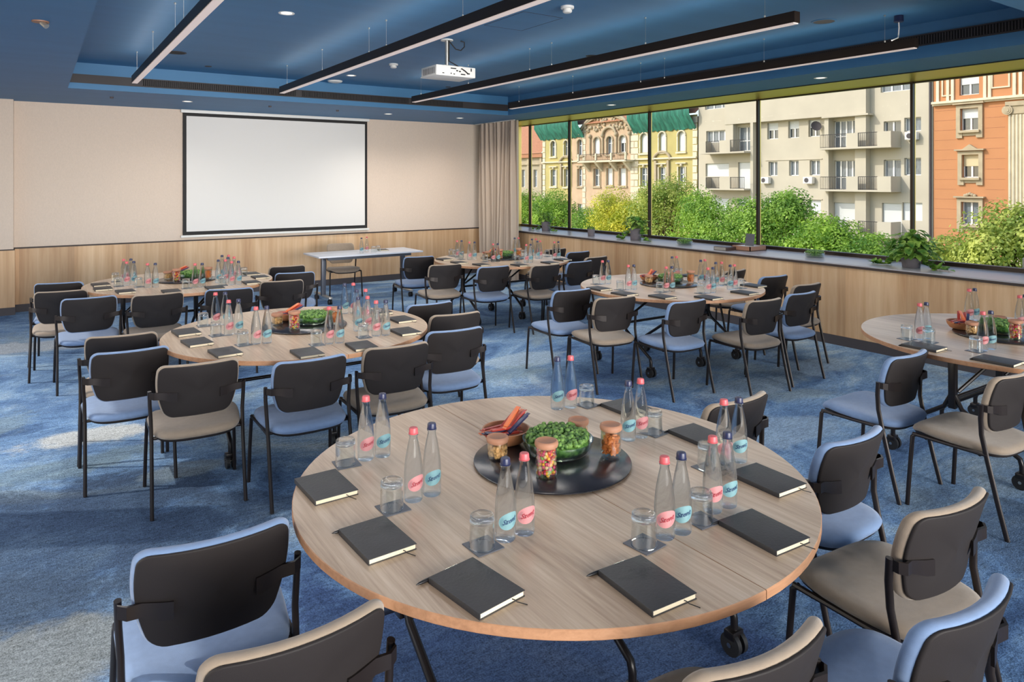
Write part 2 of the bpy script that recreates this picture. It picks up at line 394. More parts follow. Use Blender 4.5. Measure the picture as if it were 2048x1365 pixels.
# ------------------------------------------------------------------ dimensions of the room
XW, YB, ZC, ZT = 7.015, 11.36, 2.79, 3.09     # window wall, back wall, soffit, tray ceiling
XL, YR = -2.0, -3.0                           # left wall, wall behind the camera
XG = 7.75                                     # window glass
ZS, ZR = 0.864, 0.835                         # window sill, dado rail
TX0, TX1, TY0, TY1 = 0.2925, 6.30, 1.836, 9.4355   # ceiling tray

# ------------------------------------------------------------------ setting
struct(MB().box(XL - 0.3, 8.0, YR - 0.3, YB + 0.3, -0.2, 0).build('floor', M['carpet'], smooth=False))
c_ = MB()
c_.box(XL, TX0, YR, YB, ZC, ZT + 0.25); c_.box(TX1, XW, YR, YB, ZC, ZT + 0.25)
c_.box(TX0, TX1, TY1, YB, ZC, ZT + 0.25); c_.box(TX0, TX1, YR, TY0, ZC, ZT + 0.25)
c_.box(TX0 - 0.02, TX1 + 0.02, TY0 - 0.02, TY1 + 0.02, ZT, ZT + 0.25)
ceil_o = struct(c_.build('ceiling', M['ceil'], smooth=False))
struct(MB().box(XL - 0.5, 8.2, YR - 0.5, YB + 0.5, ZT + 0.25, ZT + 0.4).build('roof', M['wallpaint'], smooth=False))
# back wall
struct(MB().box(XL - 0.3, XG, YB + 0.012, YB + 0.3, 0, ZT + 0.25).build('wall_back', M['wallpaint'], smooth=False))
struct(MB().box(-0.25, XW, YB, YB + 0.012, ZR + 0.02, ZC).build('wall_back_fabric', M['wallfab'], smooth=False))
struct(MB().box(-0.25, XW, YB - 0.008, YB + 0.012, 0.10, ZR).build('wall_back_oak_panel', M['panel'], smooth=False))
struct(MB().box(-0.25, XW, YB - 0.012, YB + 0.012, ZR, ZR + 0.02).build('trim_1', M['darkstrip'], smooth=False))
struct(MB().box(-0.25, XW, YB - 0.014, YB + 0.012, 0, 0.10).build('baseboard_back', M['base'], smooth=False))
# projecting stub at the left of the back wall
struct(MB().box(XL, -0.25, YB - 0.21, YB + 0.01, ZR + 0.01, ZC).build('wall_stub_fabric', M['wallfab'], smooth=False))
struct(MB().box(XL, -0.235, YB - 0.225, YB + 0.01, 0.10, ZR).build('wall_stub_oak_panel', M['panel'], smooth=False))
struct(MB().box(XL, -0.23, YB - 0.23, YB + 0.01, 0, 0.10).build('baseboard_stub', M['base'], smooth=False))
struct(MB().box(XL, -0.24, YB - 0.22, YB + 0.01, ZR, ZR + 0.015).build('trim_2', M['darkstrip'], smooth=False))
# left wall with two tall windows
lw = MB()
lw.box(XL - 0.25, XL, YR - 0.3, 1.1, 0, ZT); lw.box(XL - 0.25, XL, 9.7, YB, 0, ZT)
lw.box(XL - 0.25, XL, 5.25, 5.55, 0.35, 2.65); lw.box(XL - 0.25, XL, 1.1, 9.7, 0, 0.35); lw.box(XL - 0.25, XL, 1.1, 9.7, 2.65, ZT)
struct(lw.build('wall_left', M['wallpaint'], smooth=False))
rw = MB()
rw.box(XL, -1.1, YR - 0.25, YR, 0, ZT); rw.box(7.5, 8.0, YR - 0.25, YR, 0, ZT); rw.box(-1.1, 7.5, YR - 0.25, YR, 0, 0.35); rw.box(-1.1, 7.5, YR - 0.25, YR, 2.65, ZT)
struct(rw.build('wall_rear', M['wallpaint'], smooth=False))
# window wall: oak front, sill, brass reveal
struct(MB().box(XW + 0.012, 8.0, YR, YB, 0, ZS - 0.035).build('wall_window', M['wallpaint'], smooth=False))
struct(MB().box(XW, XW + 0.012, YR, YB, 0.10, ZS - 0.035).build('wall_window_oak_panel', M['panel'], smooth=False))
struct(MB().box(XW - 0.012, XW + 0.012, YR, YB, 0, 0.10).build('baseboard_window', M['base'], smooth=False))
struct(MB().box(XW - 0.02, XG + 0.02, YR, YB, ZS - 0.012, ZS).build('sill', M['sill'], smooth=False))
struct(MB().box(XW - 0.018, XW + 0.5, YR, YB, ZS - 0.036, ZS - 0.012).build('trim_3', M['darkstrip'], smooth=False))
struct(MB().box(XW + 0.03, XG + 0.12, YR, YB, ZC - 0.0, ZC + 0.05).build('trim_4', M['gold'], smooth=False))
struct(MB().box(XW - 0.004, XW + 0.03, YR, YB, ZC - 0.006, ZC + 0.05).build('trim_5', M['blk'], smooth=False))
struct(MB().box(XW, 8.1, YR, YB, ZC + 0.05, ZT + 0.25).build('wall_window_lintel', M['wallpaint'], smooth=False))
struct(MB().box(XW + 0.03, XG, 11.14, 11.30, ZS, ZC).build('trim_6', M['gold'], smooth=False))
struct(MB().box(XW, XG, 11.30, YB + 0.01, ZS, ZC).build('wall_window_end', M['wallfab'], smooth=False))
mull = [11.12, 10.86, 9.67, 7.72, 5.77, 3.83, 1.88, -0.07, -2.02, YR + 0.03]
for i in range(len(mull) - 1):
    ya, yb = mull[i], mull[i + 1]
    wdw = struct(empty('window_%d' % (i + 1), (XG, (ya + yb) / 2, ZS)))
    f = MB(); hh = ZC - ZS; L = (ya - yb) / 2
    f.box(-0.022, 0.02, -L - 0.014, -L + 0.014, 0, hh); f.box(-0.03, 0.05, -L, L, 0, 0.04); f.box(-0.01, 0.05, -L, L, hh - 0.012, hh)
    f.build('window_frame', M['bronze'], wdw, smooth=False)
    MB().box(0.02, 0.036, -L - 0.016, -L + 0.014, 0.04, hh).build('brass_edge', M['gold'], wdw, smooth=False)
    MB().add([(0.01, -L, 0.03), (0.01, L, 0.03), (0.01, L, hh), (0.01, -L, hh)], [(0, 1, 2, 3)]).build('window_pane', M['pane'], wdw, smooth=False)

# ceiling vents in the far and the right face of the tray
def vent(name, label, T, L, segs):
    e = tag(empty(name), label, 'ceiling vent'); e.matrix_world = T
    MB().box(0, L, -0.012, 0, 0, 0.10).build('vent_band', M['band'], e, smooth=False)
    for (a, b) in segs:
        g = MB(); n = int((b - a) / 0.022)
        g.box(a, b, -0.014, -0.012, 0.012, 0.088, 0)
        for k in range(n):
            x = a + (b - a) * k / n; g.box(x, x + 0.009, -0.019, -0.014, 0.016, 0.084, 1)
        g.build('grille', [M['slot'], M['band']], e, smooth=False)
vent('ceiling_vent', 'long dark slotted air vent band on ceiling recess face above the screen', Matrix.Translation((TX0 + 0.01, TY1, 2.857)), TX1 - TX0 - 0.02, [(1.04 - 0.3, 2.87 - 0.3), (2.95 - 0.3, 3.53 - 0.3 + 1.0), (4.57 - 0.3, 5.15)])
vent('ceiling_vent', 'dark slotted air vent band on ceiling recess face along the windows', Matrix.Translation((TX1, TY1 - 0.02, 2.895)) @ Matrix.Rotation(R(-90), 4, 'Z'), TY1 - TY0 - 0.04, [(4.5, 7.3)])

# projection screen
scr = tag(empty('projection_screen', (3.23, YB - 0.03, 0.93)), 'large white projection screen with black border on the back wall', 'screen')
MB().box(-1.44, 1.44, -0.01, 0.02, 0.0, 1.81).build('border', M['blk'], scr, smooth=False)
g = MB(); nx, nz = 40, 24
for j in range(nz + 1):
    for i in range(nx + 1):
        u = i / nx; v = j / nz
        g.v.append((-1.395 + 2.79 * u, -0.016 - 0.003 * sin(u * 9 + v * 5) * (1 - v), 0.05 + 1.715 * v))
for j in range(nz):
    for i in range(nx):
        a = j * (nx + 1) + i; g.f.append((a, a + 1, a + nx + 2, a + nx + 1)); g.m.append(0)
g.build('screen_fabric', M['screen'], scr)
MB().box(-1.47, 1.47, -0.03, 0.02, -0.035, -0.003, bev=0.004).build('bottom_bar', M['white'], scr)
MB().box(-1.47, 1.47, -0.035, 0.02, 1.812, 1.858, bev=0.004).build('top_casing', M['white'], scr)

# curtain
def curtain():
    e = tag(empty('curtain', (6.82, 10.68, 0)), 'floor-length beige pleated curtain gathered at the window corner', 'curtain')
    g = MB(); n = 150; nz = 14; th = 0.006
    for side in (0, 1):
        for j in range(nz + 1):
            z = 0.015 + (ZC - 0.03) * j / nz
            for i in range(n + 1):
                u = i / n; am = 0.075 * (0.75 + 0.25 * sin(u * 17)) * (1.0 - 0.25 * (j / nz))
                ph = u * 2 * pi * 10 + 0.5 * sin(j * 0.3 + u * 9)
                x = am * sin(ph) - 0.02 * sin(u * 6 + j * 0.2); y = -0.74 + 1.18 * u + 0.018 * cos(ph * 0.5 + j * 0.25)
                g.v.append((x + side * th, y, z))
    W_ = n + 1; S = W_ * (nz + 1)
    for j in range(nz):
        for i in range(n):
            a = j * W_ + i
            g.f.append((a, a + W_, a + W_ + 1, a + 1)); g.m.append(0)
            g.f.append((S + a, S + a + 1, S + a + W_ + 1, S + a + W_)); g.m.append(0)
    for j in range(nz):
        for i in (0, n):
            a = j * W_ + i; g.f.append((a, a + S, a + S + W_, a + W_)); g.m.append(0)
    g.build('cloth', M['curtain'], e, ang=80)
    MB().box(-0.02, 0.02, -0.66, 0.64, ZC - 0.012, ZC).build('curtain_rail', M['white'], e, smooth=False)
curtain()

# ------------------------------------------------------------------ ceiling fittings
LAMPY0, LAMPY1, LZ = 2.80, 8.52, 2.78
def linear_lamp(x, label):
    e = tag(empty('linear_lamp', (x, 0, LZ)), label, 'lamp', 'suspended linear lamps')
    MB().box(-0.03, 0.03, LAMPY0, LAMPY1, 0.006, 0.08).build('housing', M['bronze'], e, smooth=False)
    MB().box(-0.026, 0.026, LAMPY0 + 0.01, LAMPY1 - 0.01, 0.0, 0.006).build('diffuser', M['diff'], e, smooth=False)
    MB().box(-0.02, 0.02, LAMPY0 + 0.02, LAMPY1 - 0.02, 0.079, 0.0803).build('uplight', M['uplight'], e, smooth=False)
    for y in (8.30, 7.08, 5.85, 5.48, 4.2, 3.05):
        w_ = MB().tube([(0, y, 0.08), (0, y, ZT - LZ)], 0.0011, 5); w_.tube([(0, y, 0.08), (0, y, 0.10)], 0.006, 8)
        w_.build('suspension_wire', M['steel'], e)
        MB().lathe([(0, 0), (0.008, 0), (0.008, 0.012), (0, 0.012)], 10, 0, 0, y, ZT - LZ - 0.012).build('wire_cap', M['steel'], e)
    # the light this lamp gives down into the room
    l = bpy.data.lights.new('lamp_light', 'AREA'); l.shape = 'RECTANGLE'; l.size = 0.05; l.size_y = 5.6; l.energy = 32; l.color = (1.0, 0.95, 0.90)
    lo = bpy.data.objects.new('lamp_light', l); C.objects.link(lo); lo.location = (0, (LAMPY0 + LAMPY1) / 2, -0.004); lo.parent = e
    return e
linear_lamp(0.87, 'black suspended linear lamp closest to the left edge of the ceiling recess')
linear_lamp(2.43, 'black suspended linear lamp passing left of the projector, second from the left')
linear_lamp(4.17, 'black suspended linear lamp passing right of the projector, third from the left')
linear_lamp(5.73, 'black suspended linear lamp nearest the windows')

def downlight(x, y, z, label, power=22, dark=False):
    e = tag(empty('downlight', (x, y, z)), label, 'downlight', 'recessed ceiling downlights')
    MB().lathe([(0.045, 0.0), (0.062, -0.004), (0.064, 0.0)], 24).build('trim_ring', M['white'] if not dark else M['band'], e)
    MB().lathe([(0, -0.001), (0.045, -0.001)], 24).build('lens', M['dl'] if not dark else M['slot'], e)
    if power:
        l = bpy.data.lights.new('downlight_beam', 'SPOT'); l.energy = power; l.spot_size = R(150); l.spot_blend = 1.0; l.shadow_soft_size = 0.12; l.color = (1, 0.93, 0.84)
        lo = bpy.data.objects.new('downlight_beam', l); C.objects.link(lo); lo.parent = e; lo.location = (0, 0, -0.06)
downlight(1.67, 5.72, ZT, 'white recessed downlight between the two left linear lamps')
downlight(3.35, 8.65, ZT, 'small white recessed downlight behind the projector near the far vent')
downlight(6.65, 4.2, ZC, 'white recessed downlight in the window soffit above the orange building view')
downlight(6.62, 7.33, ZC, 'white recessed downlight in the window soffit nearer the curtain')
downlight(1.66, 10.16, ZC, 'white recessed downlight in the soffit above the left end of the screen', 30)
downlight(4.98, 5.83, ZT, 'dark recessed downlight above the third linear lamp', 22, True)
for x, y, z, pw, lab in ((-0.9, 8.4, ZC, 22, 'recessed downlight in the left soffit near the wall stub'), (-0.9, 2.6, ZC, 10, 'recessed downlight in the left soffit near the camera'), (1.67, 2.4, ZT, 22, 'recessed downlight above the left front of the large table'),
        (4.98, 2.6, ZT, 22, 'recessed downlight between the two right lamps, near end'), (4.6, 10.3, ZC, 70, 'white recessed downlight in the soffit above the right part of the screen'), (5.9, 10.3, ZC, 70, 'added wall-wash downlight in the soffit beside the curtain'),  # the one beside the curtain is added to brighten the back wall
        (2.5, -0.8, ZC, 22, 'recessed downlight behind the camera on the left'), (5.2, -0.8, ZC, 22, 'recessed downlight behind the camera on the right')):
    downlight(x, y, z, lab, pw)

def ceiling_disc(name, x, y, z, r, mat, label, cat, h=0.006):
    o = MB().lathe([(0, 0), (0, -h), (r * 0.8, -h), (r, -h * 0.4), (r, 0)], 28).build(name, mat, loc=(x, y, z)); tag(o, label, cat); return o
for k, (x, y, lab) in enumerate([(1.22, 8.13, 'dark round ceiling speaker beside the leftmost linear lamp'), (5.53, 3.46, 'round grey ceiling speaker between the two right linear lamps')]):
    e = tag(empty('ceiling_speaker', (x, y, ZT)), lab, 'speaker')
    MB().lathe([(0.085, 0), (0.085, -0.006), (0.1, -0.004), (0.1, 0)], 32).build('rim', M['ceil'] if k else M['band'], e)
    MB().lathe([(0, -0.003), (0.085, -0.004)], 32).build('speaker_grille', M['base'] if k else M['slot'], e)
def smoke(x, y, lab):
    e = tag(empty('smoke_detector', (x, y, ZT)), lab, 'smoke detector')
    MB().lathe([(0, 0), (0.052, 0), (0.052, -0.016), (0.046, -0.02), (0, -0.02)], 28).build('mounting_base', M['white'], e)
    MB().lathe([(0, -0.05), (0.028, -0.05), (0.036, -0.042), (0.036, -0.03), (0.03, -0.028), (0.03, -0.02), (0, -0.02)], 28).build('sensor_head', M['white'], e)
smoke(3.41, 4.28, 'white smoke detector at the top edge of the view right of second lamp')
smoke(3.42, 7.51, 'white smoke detector on the recess ceiling left of the projector')
o = MB().lathe([(0, 0), (0, -0.03), (0.05, -0.028), (0.09, -0.018), (0.1, 0)], 32).build('emergency_light', M['white'], loc=(3.35, 9.24, ZT)); tag(o, 'flat white oval ceiling luminaire just before the far vent', 'emergency light')
for x, y in ((1.68, 8.9), (4.92, 8.93)):
    ceiling_disc('ceiling_sensor', x, y, ZT, 0.04, M['band'], 'small dark round ceiling disc near the far vent, ' + ('left of the screen centre' if x < 3 else 'right of the projector'), 'sensor')
for x, y in ((0.78, 10.13), (2.72, 10.11), (3.72, 10.16)):
    ceiling_disc('sprinkler', x, y, ZC, 0.022, M['base'], 'tiny sprinkler in the soffit before the back wall, ' + {0.78: 'left of the screen', 2.72: 'above the screen middle', 3.72: 'above the right part of the screen'}[x], 'sprinkler', 0.02)
e = tag(empty('ceiling_spotlight', (0.02, 5.58, ZC)), 'small brown spotlight on the left blue soffit', 'spotlight')
MB().lathe([(0, 0), (0.05, 0), (0.05, -0.008), (0.0, -0.008)], 20).build('mounting_plate', M['box_wood'], e)
MB().tube([(0.01, 0, -0.008), (0.035, -0.02, -0.035)], 0.018, 12).build('spot_head', M['steel'], e)
e = tag(empty('access_panel', (3.42, 4.9, ZT)), 'thin square outline of an access panel in the blue ceiling', 'access panel')
f = MB()
for (x0, x1, y0, y1) in ((-0.2, 0.2, -0.3, -0.296), (-0.2, 0.2, 0.296, 0.3), (-0.2, -0.196, -0.3, 0.3), (0.196, 0.2, -0.3, 0.3)): f.box(x0, x1, y0, y1, -0.002, 0)
f.build('panel_joint', M['band'], e, smooth=False)
MB().box(-0.195, 0.195, -0.295, 0.295, -0.001, 0).build('panel', M['ceil'], e, smooth=False)
# power feed of the lamp nearest the windows
e = tag(empty('cable_feed', (5.85, 3.0, ZT)), 'dark round ceiling cap with white cable to the lamp nearest windows', 'cable')
MB().lathe([(0, 0), (0.035, 0), (0.038, -0.05), (0.03, -0.055), (0, -0.055)], 20).build('cap', M['cap_b'], e)
MB().tube([(0, 0, -0.05), (0.006, 0, -0.1), (-0.004, 0, -0.16), (-0.05, -0.02, -0.19), (-0.11, 0.0, -0.215)], 0.005, 8).build('cord', M['white'], e)

# projector
pj = tag(empty('projector', (3.32, 6.02, 2.733)), 'white projector hanging from the ceiling on a pole', 'projector')
MB().box(-0.215, 0.215, -0.155, 0.155, 0.0, 0.10, bev=0.008).build('body', M['white'], pj)
ports = MB()
for (x, z, w_, h_) in [(-0.15, 0.02, .02, .008), (-0.06, .02, .01, .012), (-0.03, .018, .016, .008), (-0.06, .07, .06, .01), (0.0, .05, .02, .012), (.03, .045, .02, .012), (.05, .02, .05, .01), (.12, .03, .03, .012), (.16, .06, .012, .03), (.05, .072, .02, .008)]:
    ports.box(x, x + w_, -0.157, -0.154, z, z + h_)
ports.build('port_row', M['slot'], pj, smooth=False)
v_ = MB()
for k in range(9): v_.box(-0.2165, -0.2145, -0.12 + k * 0.027, -0.112 + k * 0.027, 0.02, 0.08)
v_.build('side_vent', M['base'], pj, smooth=False)
MB().tube([(0.05, 0.15, 0.05), (0.05, 0.185, 0.05)], 0.035, 20).build('lens', M['blk'], pj)
MB().box(-0.1, 0.1, -0.1, 0.1, 0.10, 0.112).build('bracket', M['steel'], pj, smooth=False)
MB().tube([(-0.06, -0.08, 0.112), (-0.06, -0.08, ZT - 2.733)], 0.018, 16).build('pole', M['steel'], pj)
MB().lathe([(0, 0), (0.06, 0), (0.06, 0.01), (0, 0.01)], 24, 0, -0.06, -0.08, ZT - 2.743).build('ceiling_plate', M['white'], pj)
MB().tube([(-0.045, -0.10, 0.34), (0.02, -0.11, 0.27), (0.07, -0.12, 0.26), (0.11, -0.12, 0.30), (0.11, -0.12, 0.345), (0.07, -0.12, 0.352)], 0.006, 8).build('cable', M['blk'], pj)
MB().tube([(-0.048, -0.10, 0.35), (-0.048, -0.10, 0.15), (0.02, -0.13, 0.11), (0.09, -0.165, 0.06), (0.13, -0.158, 0.035)], 0.006, 8).build('cable', M['blk'], pj)

# ------------------------------------------------------------------ chairs
def shell_y(x, z):
    v = (z - 0.475) / 0.295
    return -0.178 - 0.072 * v ** 1.3 * (1 if v > 0 else 0) + 0.045 * (x / 0.2) ** 2 if v > 0 else -0.178 + 0.045 * (x / 0.2) ** 2
def back_outline(grow=0.0):
    """closed outline of the back seen from behind: tapered below, widest at two thirds, tight rounded corners"""
    z0, z1 = 0.474 - grow, 0.771 + grow
    def wid(z):
        v = (z - 0.474) / 0.297
        return 0.160 + 0.135 * v - 0.098 * v * v + grow
    right = []
    rt, rb = 0.034 + grow * 0.4, 0.040 + grow * 0.4
    for q in range(5, -1, -1):      # lower corner, from the bottom edge up
        a = pi / 2 * q / 5; z = z0 + rb - rb * sin(a); right.append((wid(z) - rb + rb * cos(a), z))
    for q in range(1, 9): z = z0 + rb + (z1 - rt - z0 - rb) * q / 9; right.append((wid(z), z))
    for q in range(0, 6): a = pi / 2 * q / 5; z = z1 - rt + rt * sin(a); right.append((wid(z) - rt + rt * cos(a), z))
    xt, xb = right[-1][0], right[0][0]
    top = [(xt * (1 - 2 * q / 9), z1) for q in range(1, 9)]
    bot = [(-xb * (1 - 2 * q / 7), z0) for q in range(1, 7)]
    return right + top + [(-x, z) for x, z in right[::-1]] + bot
def pad(outline, surf, grow, front, back):
    """upholstered slab following surf(x,z)"""
    g = MB(); layers = []; pts_ = outline(grow); n = len(pts_)
    cz = 0.62; m_ = (front + back) / 2; h_ = (front - back) / 2; r_ = min(0.017, h_ * 1.0)
    prof = [(0.0, 0, front), (0.4, 0, front), (0.75, 0, front)] + [(1.0, r_ * (1 - cos(radians_)), m_ + h_ * sin(radians_)) for radians_ in [R(90 - 22.5 * q) for q in range(9)]] + [(0.6, 0, back), (0.0, 0, back)]
    for (s_, inset, off) in prof:
        ring = []
        for k in range(n):
            x, z = pts_[k]; L_ = math.hypot(x, z - cz)
            f_ = s_ * (1 - inset / L_)
            x *= f_; z = cz + (z - cz) * f_
            ring.append((x, surf(x, z) + off, z))
        layers.append(ring)
    o = 0
    for ring in layers: g.v += ring
    for i in range(len(layers) - 1):
        for k in range(n):
            k2 = (k + 1) % n; g.f.append((i * n + k, i * n + k2, (i + 1) * n + k2, (i + 1) * n + k)); g.m.append(0)
    return g
def seat_mesh():
    g = MB(); n = 60
    def out(t):
        ct, st = cos(t), sin(t)
        a = math.copysign(abs(ct) ** 0.42, ct); b = math.copysign(abs(st) ** 0.5, st)
        y = 0.0 + 0.238 * b
        wv = 0.215 + 0.022 * min(1, max(0, (y + 0.2) / 0.25)) - 0.02 * max(0, (y - 0.1) / 0.14)
        return a * wv, y
    def top(x, y):
        z = 0.432 - 0.012 * (1 - (x / 0.23) ** 2) * (1 if y < 0.1 else 0.3)
        z += 0.012 * min(1, max(0, (y + 0.05) / 0.2)) - 0.030 * max(0, (y - 0.13) / 0.11) ** 2
        return z
    prof = [(0, 0, 1), (0.4, 0, 1), (0.75, 0, 1), (0.9, -0.004, 1), (0.97, -0.012, 1), (1.0, -0.026, 1), (0.975, -0.040, 1), (0.9, -0.046, 1), (0.5, -0.046, 1), (0, -0.046, 1)]
    for (s_, dz, _) in prof:
        for k in range(n):
            x, y = out(2 * pi * k / n); x *= s_; y *= s_
            g.v.append((x, y, top(x, y) + dz))
    for i in range(len(prof) - 1):
        for k in range(n):
            k2 = (k + 1) % n; g.f.append((i * n + k, (i + 1) * n + k, (i + 1) * n + k2, i * n + k2)); g.m.append(0)
    return g
def make_chair(fab, label):
    t = tag(empty('stacking_chair'), label, 'chair', 'upholstered stacking chairs')
    seat_mesh().build('seat', fab, t, ang=80)
    sp = seat_mesh(); sp.v = [(x * 0.955, y * 0.955, z - 0.016 if z > 0 else z) for x, y, z in sp.v]; sp.build('seat_pan', M['shell'], t, ang=80)
    pad(back_outline, shell_y, 0.0, 0.036, -0.004).build('backrest', fab, t, ang=80)
    pad(back_outline, shell_y, -0.008, 0.0, -0.012).build('back_shell', M['shell'], t, ang=50)
    for s in (-1, 1):
        MB().tube([(s * .227, -.264, 0.0), (s * .226, -.225, .15), (s * .225, -.175, .36), (s * .227, -.150, .48), (s * .232, -.148, .56), (s * .234, -.153, .632)], 0.0125, 10, r2=0.010).build('leg', M['frame'], t)
        MB().tube([(s * .240, .208, 0.0), (s * .236, .196, .20), (s * .230, .185, .372), (s * .224, .165, .388)], 0.0115, 10, r2=0.010).build('leg', M['frame'], t)
        MB().tube([(s * .228, .185, .385), (s * .222, 0, .382), (s * .226, -.175, .385)], 0.010, 8).build('seat_rail', M['frame'], t)
        br = MB(); pts = [(s * .236, -.150), (s * .236, -.172), (s * .215, -.188), (s * .18, -.0), (s * .135, -.0), (s * .105, -.0)]
        path = []
        for i, (x, y) in enumerate(pts):
            if i >= 3: y = shell_y(x, 0.6) - 0.014
            path.append((x, y))
        hs_ = [(0.632, .600), (0.632, .598), (0.630, .594), (.626, .588), (.622, .574), (.620, .572)]
        vs = []
        for (x, y), (zt_, zb_) in zip(path, hs_):
            vs += [(x, y, zt_), (x, y - 0.009, zt_), (x, y - 0.009, zb_), (x, y, zb_)]
        fs = []
        for i in range(len(path) - 1):
            for k in range(4):
                k2 = (k + 1) % 4; fs.append((i * 4 + k, i * 4 + k2, i * 4 + 4 + k2, i * 4 + 4 + k))
        fs += [(0, 1, 2, 3), tuple(len(path) * 4 - 4 + k for k in (3, 2, 1, 0))]
        br.add(vs, fs).build('back_bracket', M['frame'], t)
    cb = MB().tube([(-.224, .12, .378), (.224, .12, .378)], 0.009, 8); cb.tube([(-.225, -.14, .378), (.225, -.14, .378)], 0.009, 8)
    cb.build('cross_bar', M['frame'], t)
    return t
CH_B = make_chair(M['blue_fab'], ''); CH_T = make_chair(M['taupe_fab'], '')
used = {'b': False, 't': False}
def chair(kind, x, y, deg, label, group='upholstered stacking chairs'):
    src = CH_B if kind == 'b' else CH_T
    if not used[kind]: used[kind] = True; o = src
    else: o = copy_tree(src)
    o.location = (x, y, 0); o.rotation_euler = (0, 0, R(deg)); o['label'] = label; o['group'] = group
    return o
TN = {'T1': 'large front table', 'T2': 'middle left table', 'T3': 'back left table by the wood wall', 'T4': 'back table beside the curtain', 'T5': 'middle right table', 'T6': 'table at the right edge under the bushy plant'}
chairs = [
 ('t', 0.466, 5.253, -6, 'taupe chair, back one of the two leftmost chairs at the middle left table'),
 ('b', 0.452, 4.773, -1, 'light blue chair at the left side of the middle left table'),
 ('t', 0.733, 4.254, -4, 'taupe chair with all four legs clear, front left of the middle left table'),
 ('b', 1.249, 4.000, -1, 'light blue chair at the front centre of the middle left table'),
 ('t', 1.780, 4.020, -4, 'taupe chair at the front right of the middle left table'),
 ('b', 2.283, 4.214, -4, 'light blue chair rightmost at the middle left table'),
 ('t', 2.557, 4.690, -4, 'taupe chair just behind the rightmost blue chair of the middle left table'),
 ('b', 2.583, 5.179, 1, 'blue rimmed chair rearmost on the right of the middle left table'),
 ('b', 0.212, 8.142, -11, 'blue rimmed chair rearmost at the left of the back left table'),
 ('t', 0.199, 7.549, -6, 'taupe chair second back at the left of the back left table'),
 ('b', 0.364, 7.014, 0, 'light blue chair front left of the back left table'),
 ('t', 0.861, 6.900, 1, 'taupe chair centred in front of the back left table'),
 ('b', 1.466, 6.850, -9, 'blue chair front right of the back left table, half hidden by bottles'),
 ('t', 2.002, 7.100, -8, 'taupe chair at the right front of the back left table'),
 ('b', 2.300, 7.632, -11, 'blue chair at the right of the back left table near the desk leg'),
 ('t', 2.371, 8.257, -2, 'dark taupe chair farthest back right of the back left table'),
 ('b', 4.080, 8.300, -9, 'light blue chair left of the table beside the curtain, rearmost on that side'),
 ('t', 3.945, 7.366, -7, 'taupe chair at the left front of the table beside the curtain'),
 ('b', 4.300, 6.900, -4, 'light blue chair in front of the table beside the curtain'),
 ('t', 4.868, 6.700, 0, 'taupe chair at the front right of the table beside the curtain'),
 ('b', 5.400, 6.740, 4, 'light blue chair right of the table beside the curtain, nearest the viewer'),
 ('t', 5.882, 7.016, 7, 'taupe chair against the window wall, nearest of three by the curtain table'),
 ('b', 6.120, 7.640, 2, 'blue chair by the window wall, middle of three by the curtain table'),
 ('t', 6.100, 8.140, 6, 'taupe chair by the window wall, farthest back by the curtain table'),
 ('b', 3.970, 5.080, -5, 'light blue chair leftmost at the middle right table'),
 ('t', 4.030, 4.570, -8, 'taupe chair second from the left at the middle right table'),
 ('b', 4.371, 4.110, -2, 'light blue chair front left of the middle right table, near the castor'),
 ('t', 4.942, 3.800, -4, 'taupe chair front right of the middle right table'),
 ('b', 5.495, 3.840, 0, 'light blue chair right front of the middle right table'),
 ('t', 6.009, 4.122, -1, 'taupe chair by the window wall behind the rightmost blue chair, middle right table'),
 ('b', 6.240, 4.640, -3, 'blue chair under the sill at the right of the middle right table'),
 ('t', 6.250, 5.160, 6, 'taupe chair against the window wall behind the middle right table'),
 ('b', 4.060, 2.226, 0, 'light blue chair with seat clear at the left of the right edge table'),
 ('t', 4.106, 1.725, -2, 'taupe chair cut by the right picture edge at the right edge table'),
 ('t', 2.603, 2.238, 0, 'taupe chair behind the right rim of the large front table'),
 ('b', 2.590, 1.695, 0, 'light blue chair at the right of the large front table'),
 ('t', 2.317, 1.225, -4, 'taupe chair with large seat in view right of the large front table'),
 ('b', 1.799, 0.962, -1, 'grey blue chair in the lower right corner at the large front table'),
 ('t', 1.274, 1.125, -4, 'tan chair cut by the bottom edge at the front of the large front table'),
 ('b', 0.418, 2.257, -3, 'light blue chair with black back at the left of the large front table'),
 ('t', 0.474, 1.722, 0, 'taupe chair cut by the bottom edge left of the large front table'),
]
for c in chairs: chair(*c)
chair('t', 3.83, 10.22, 172, 'grey taupe chair facing the room behind the presenter desk')

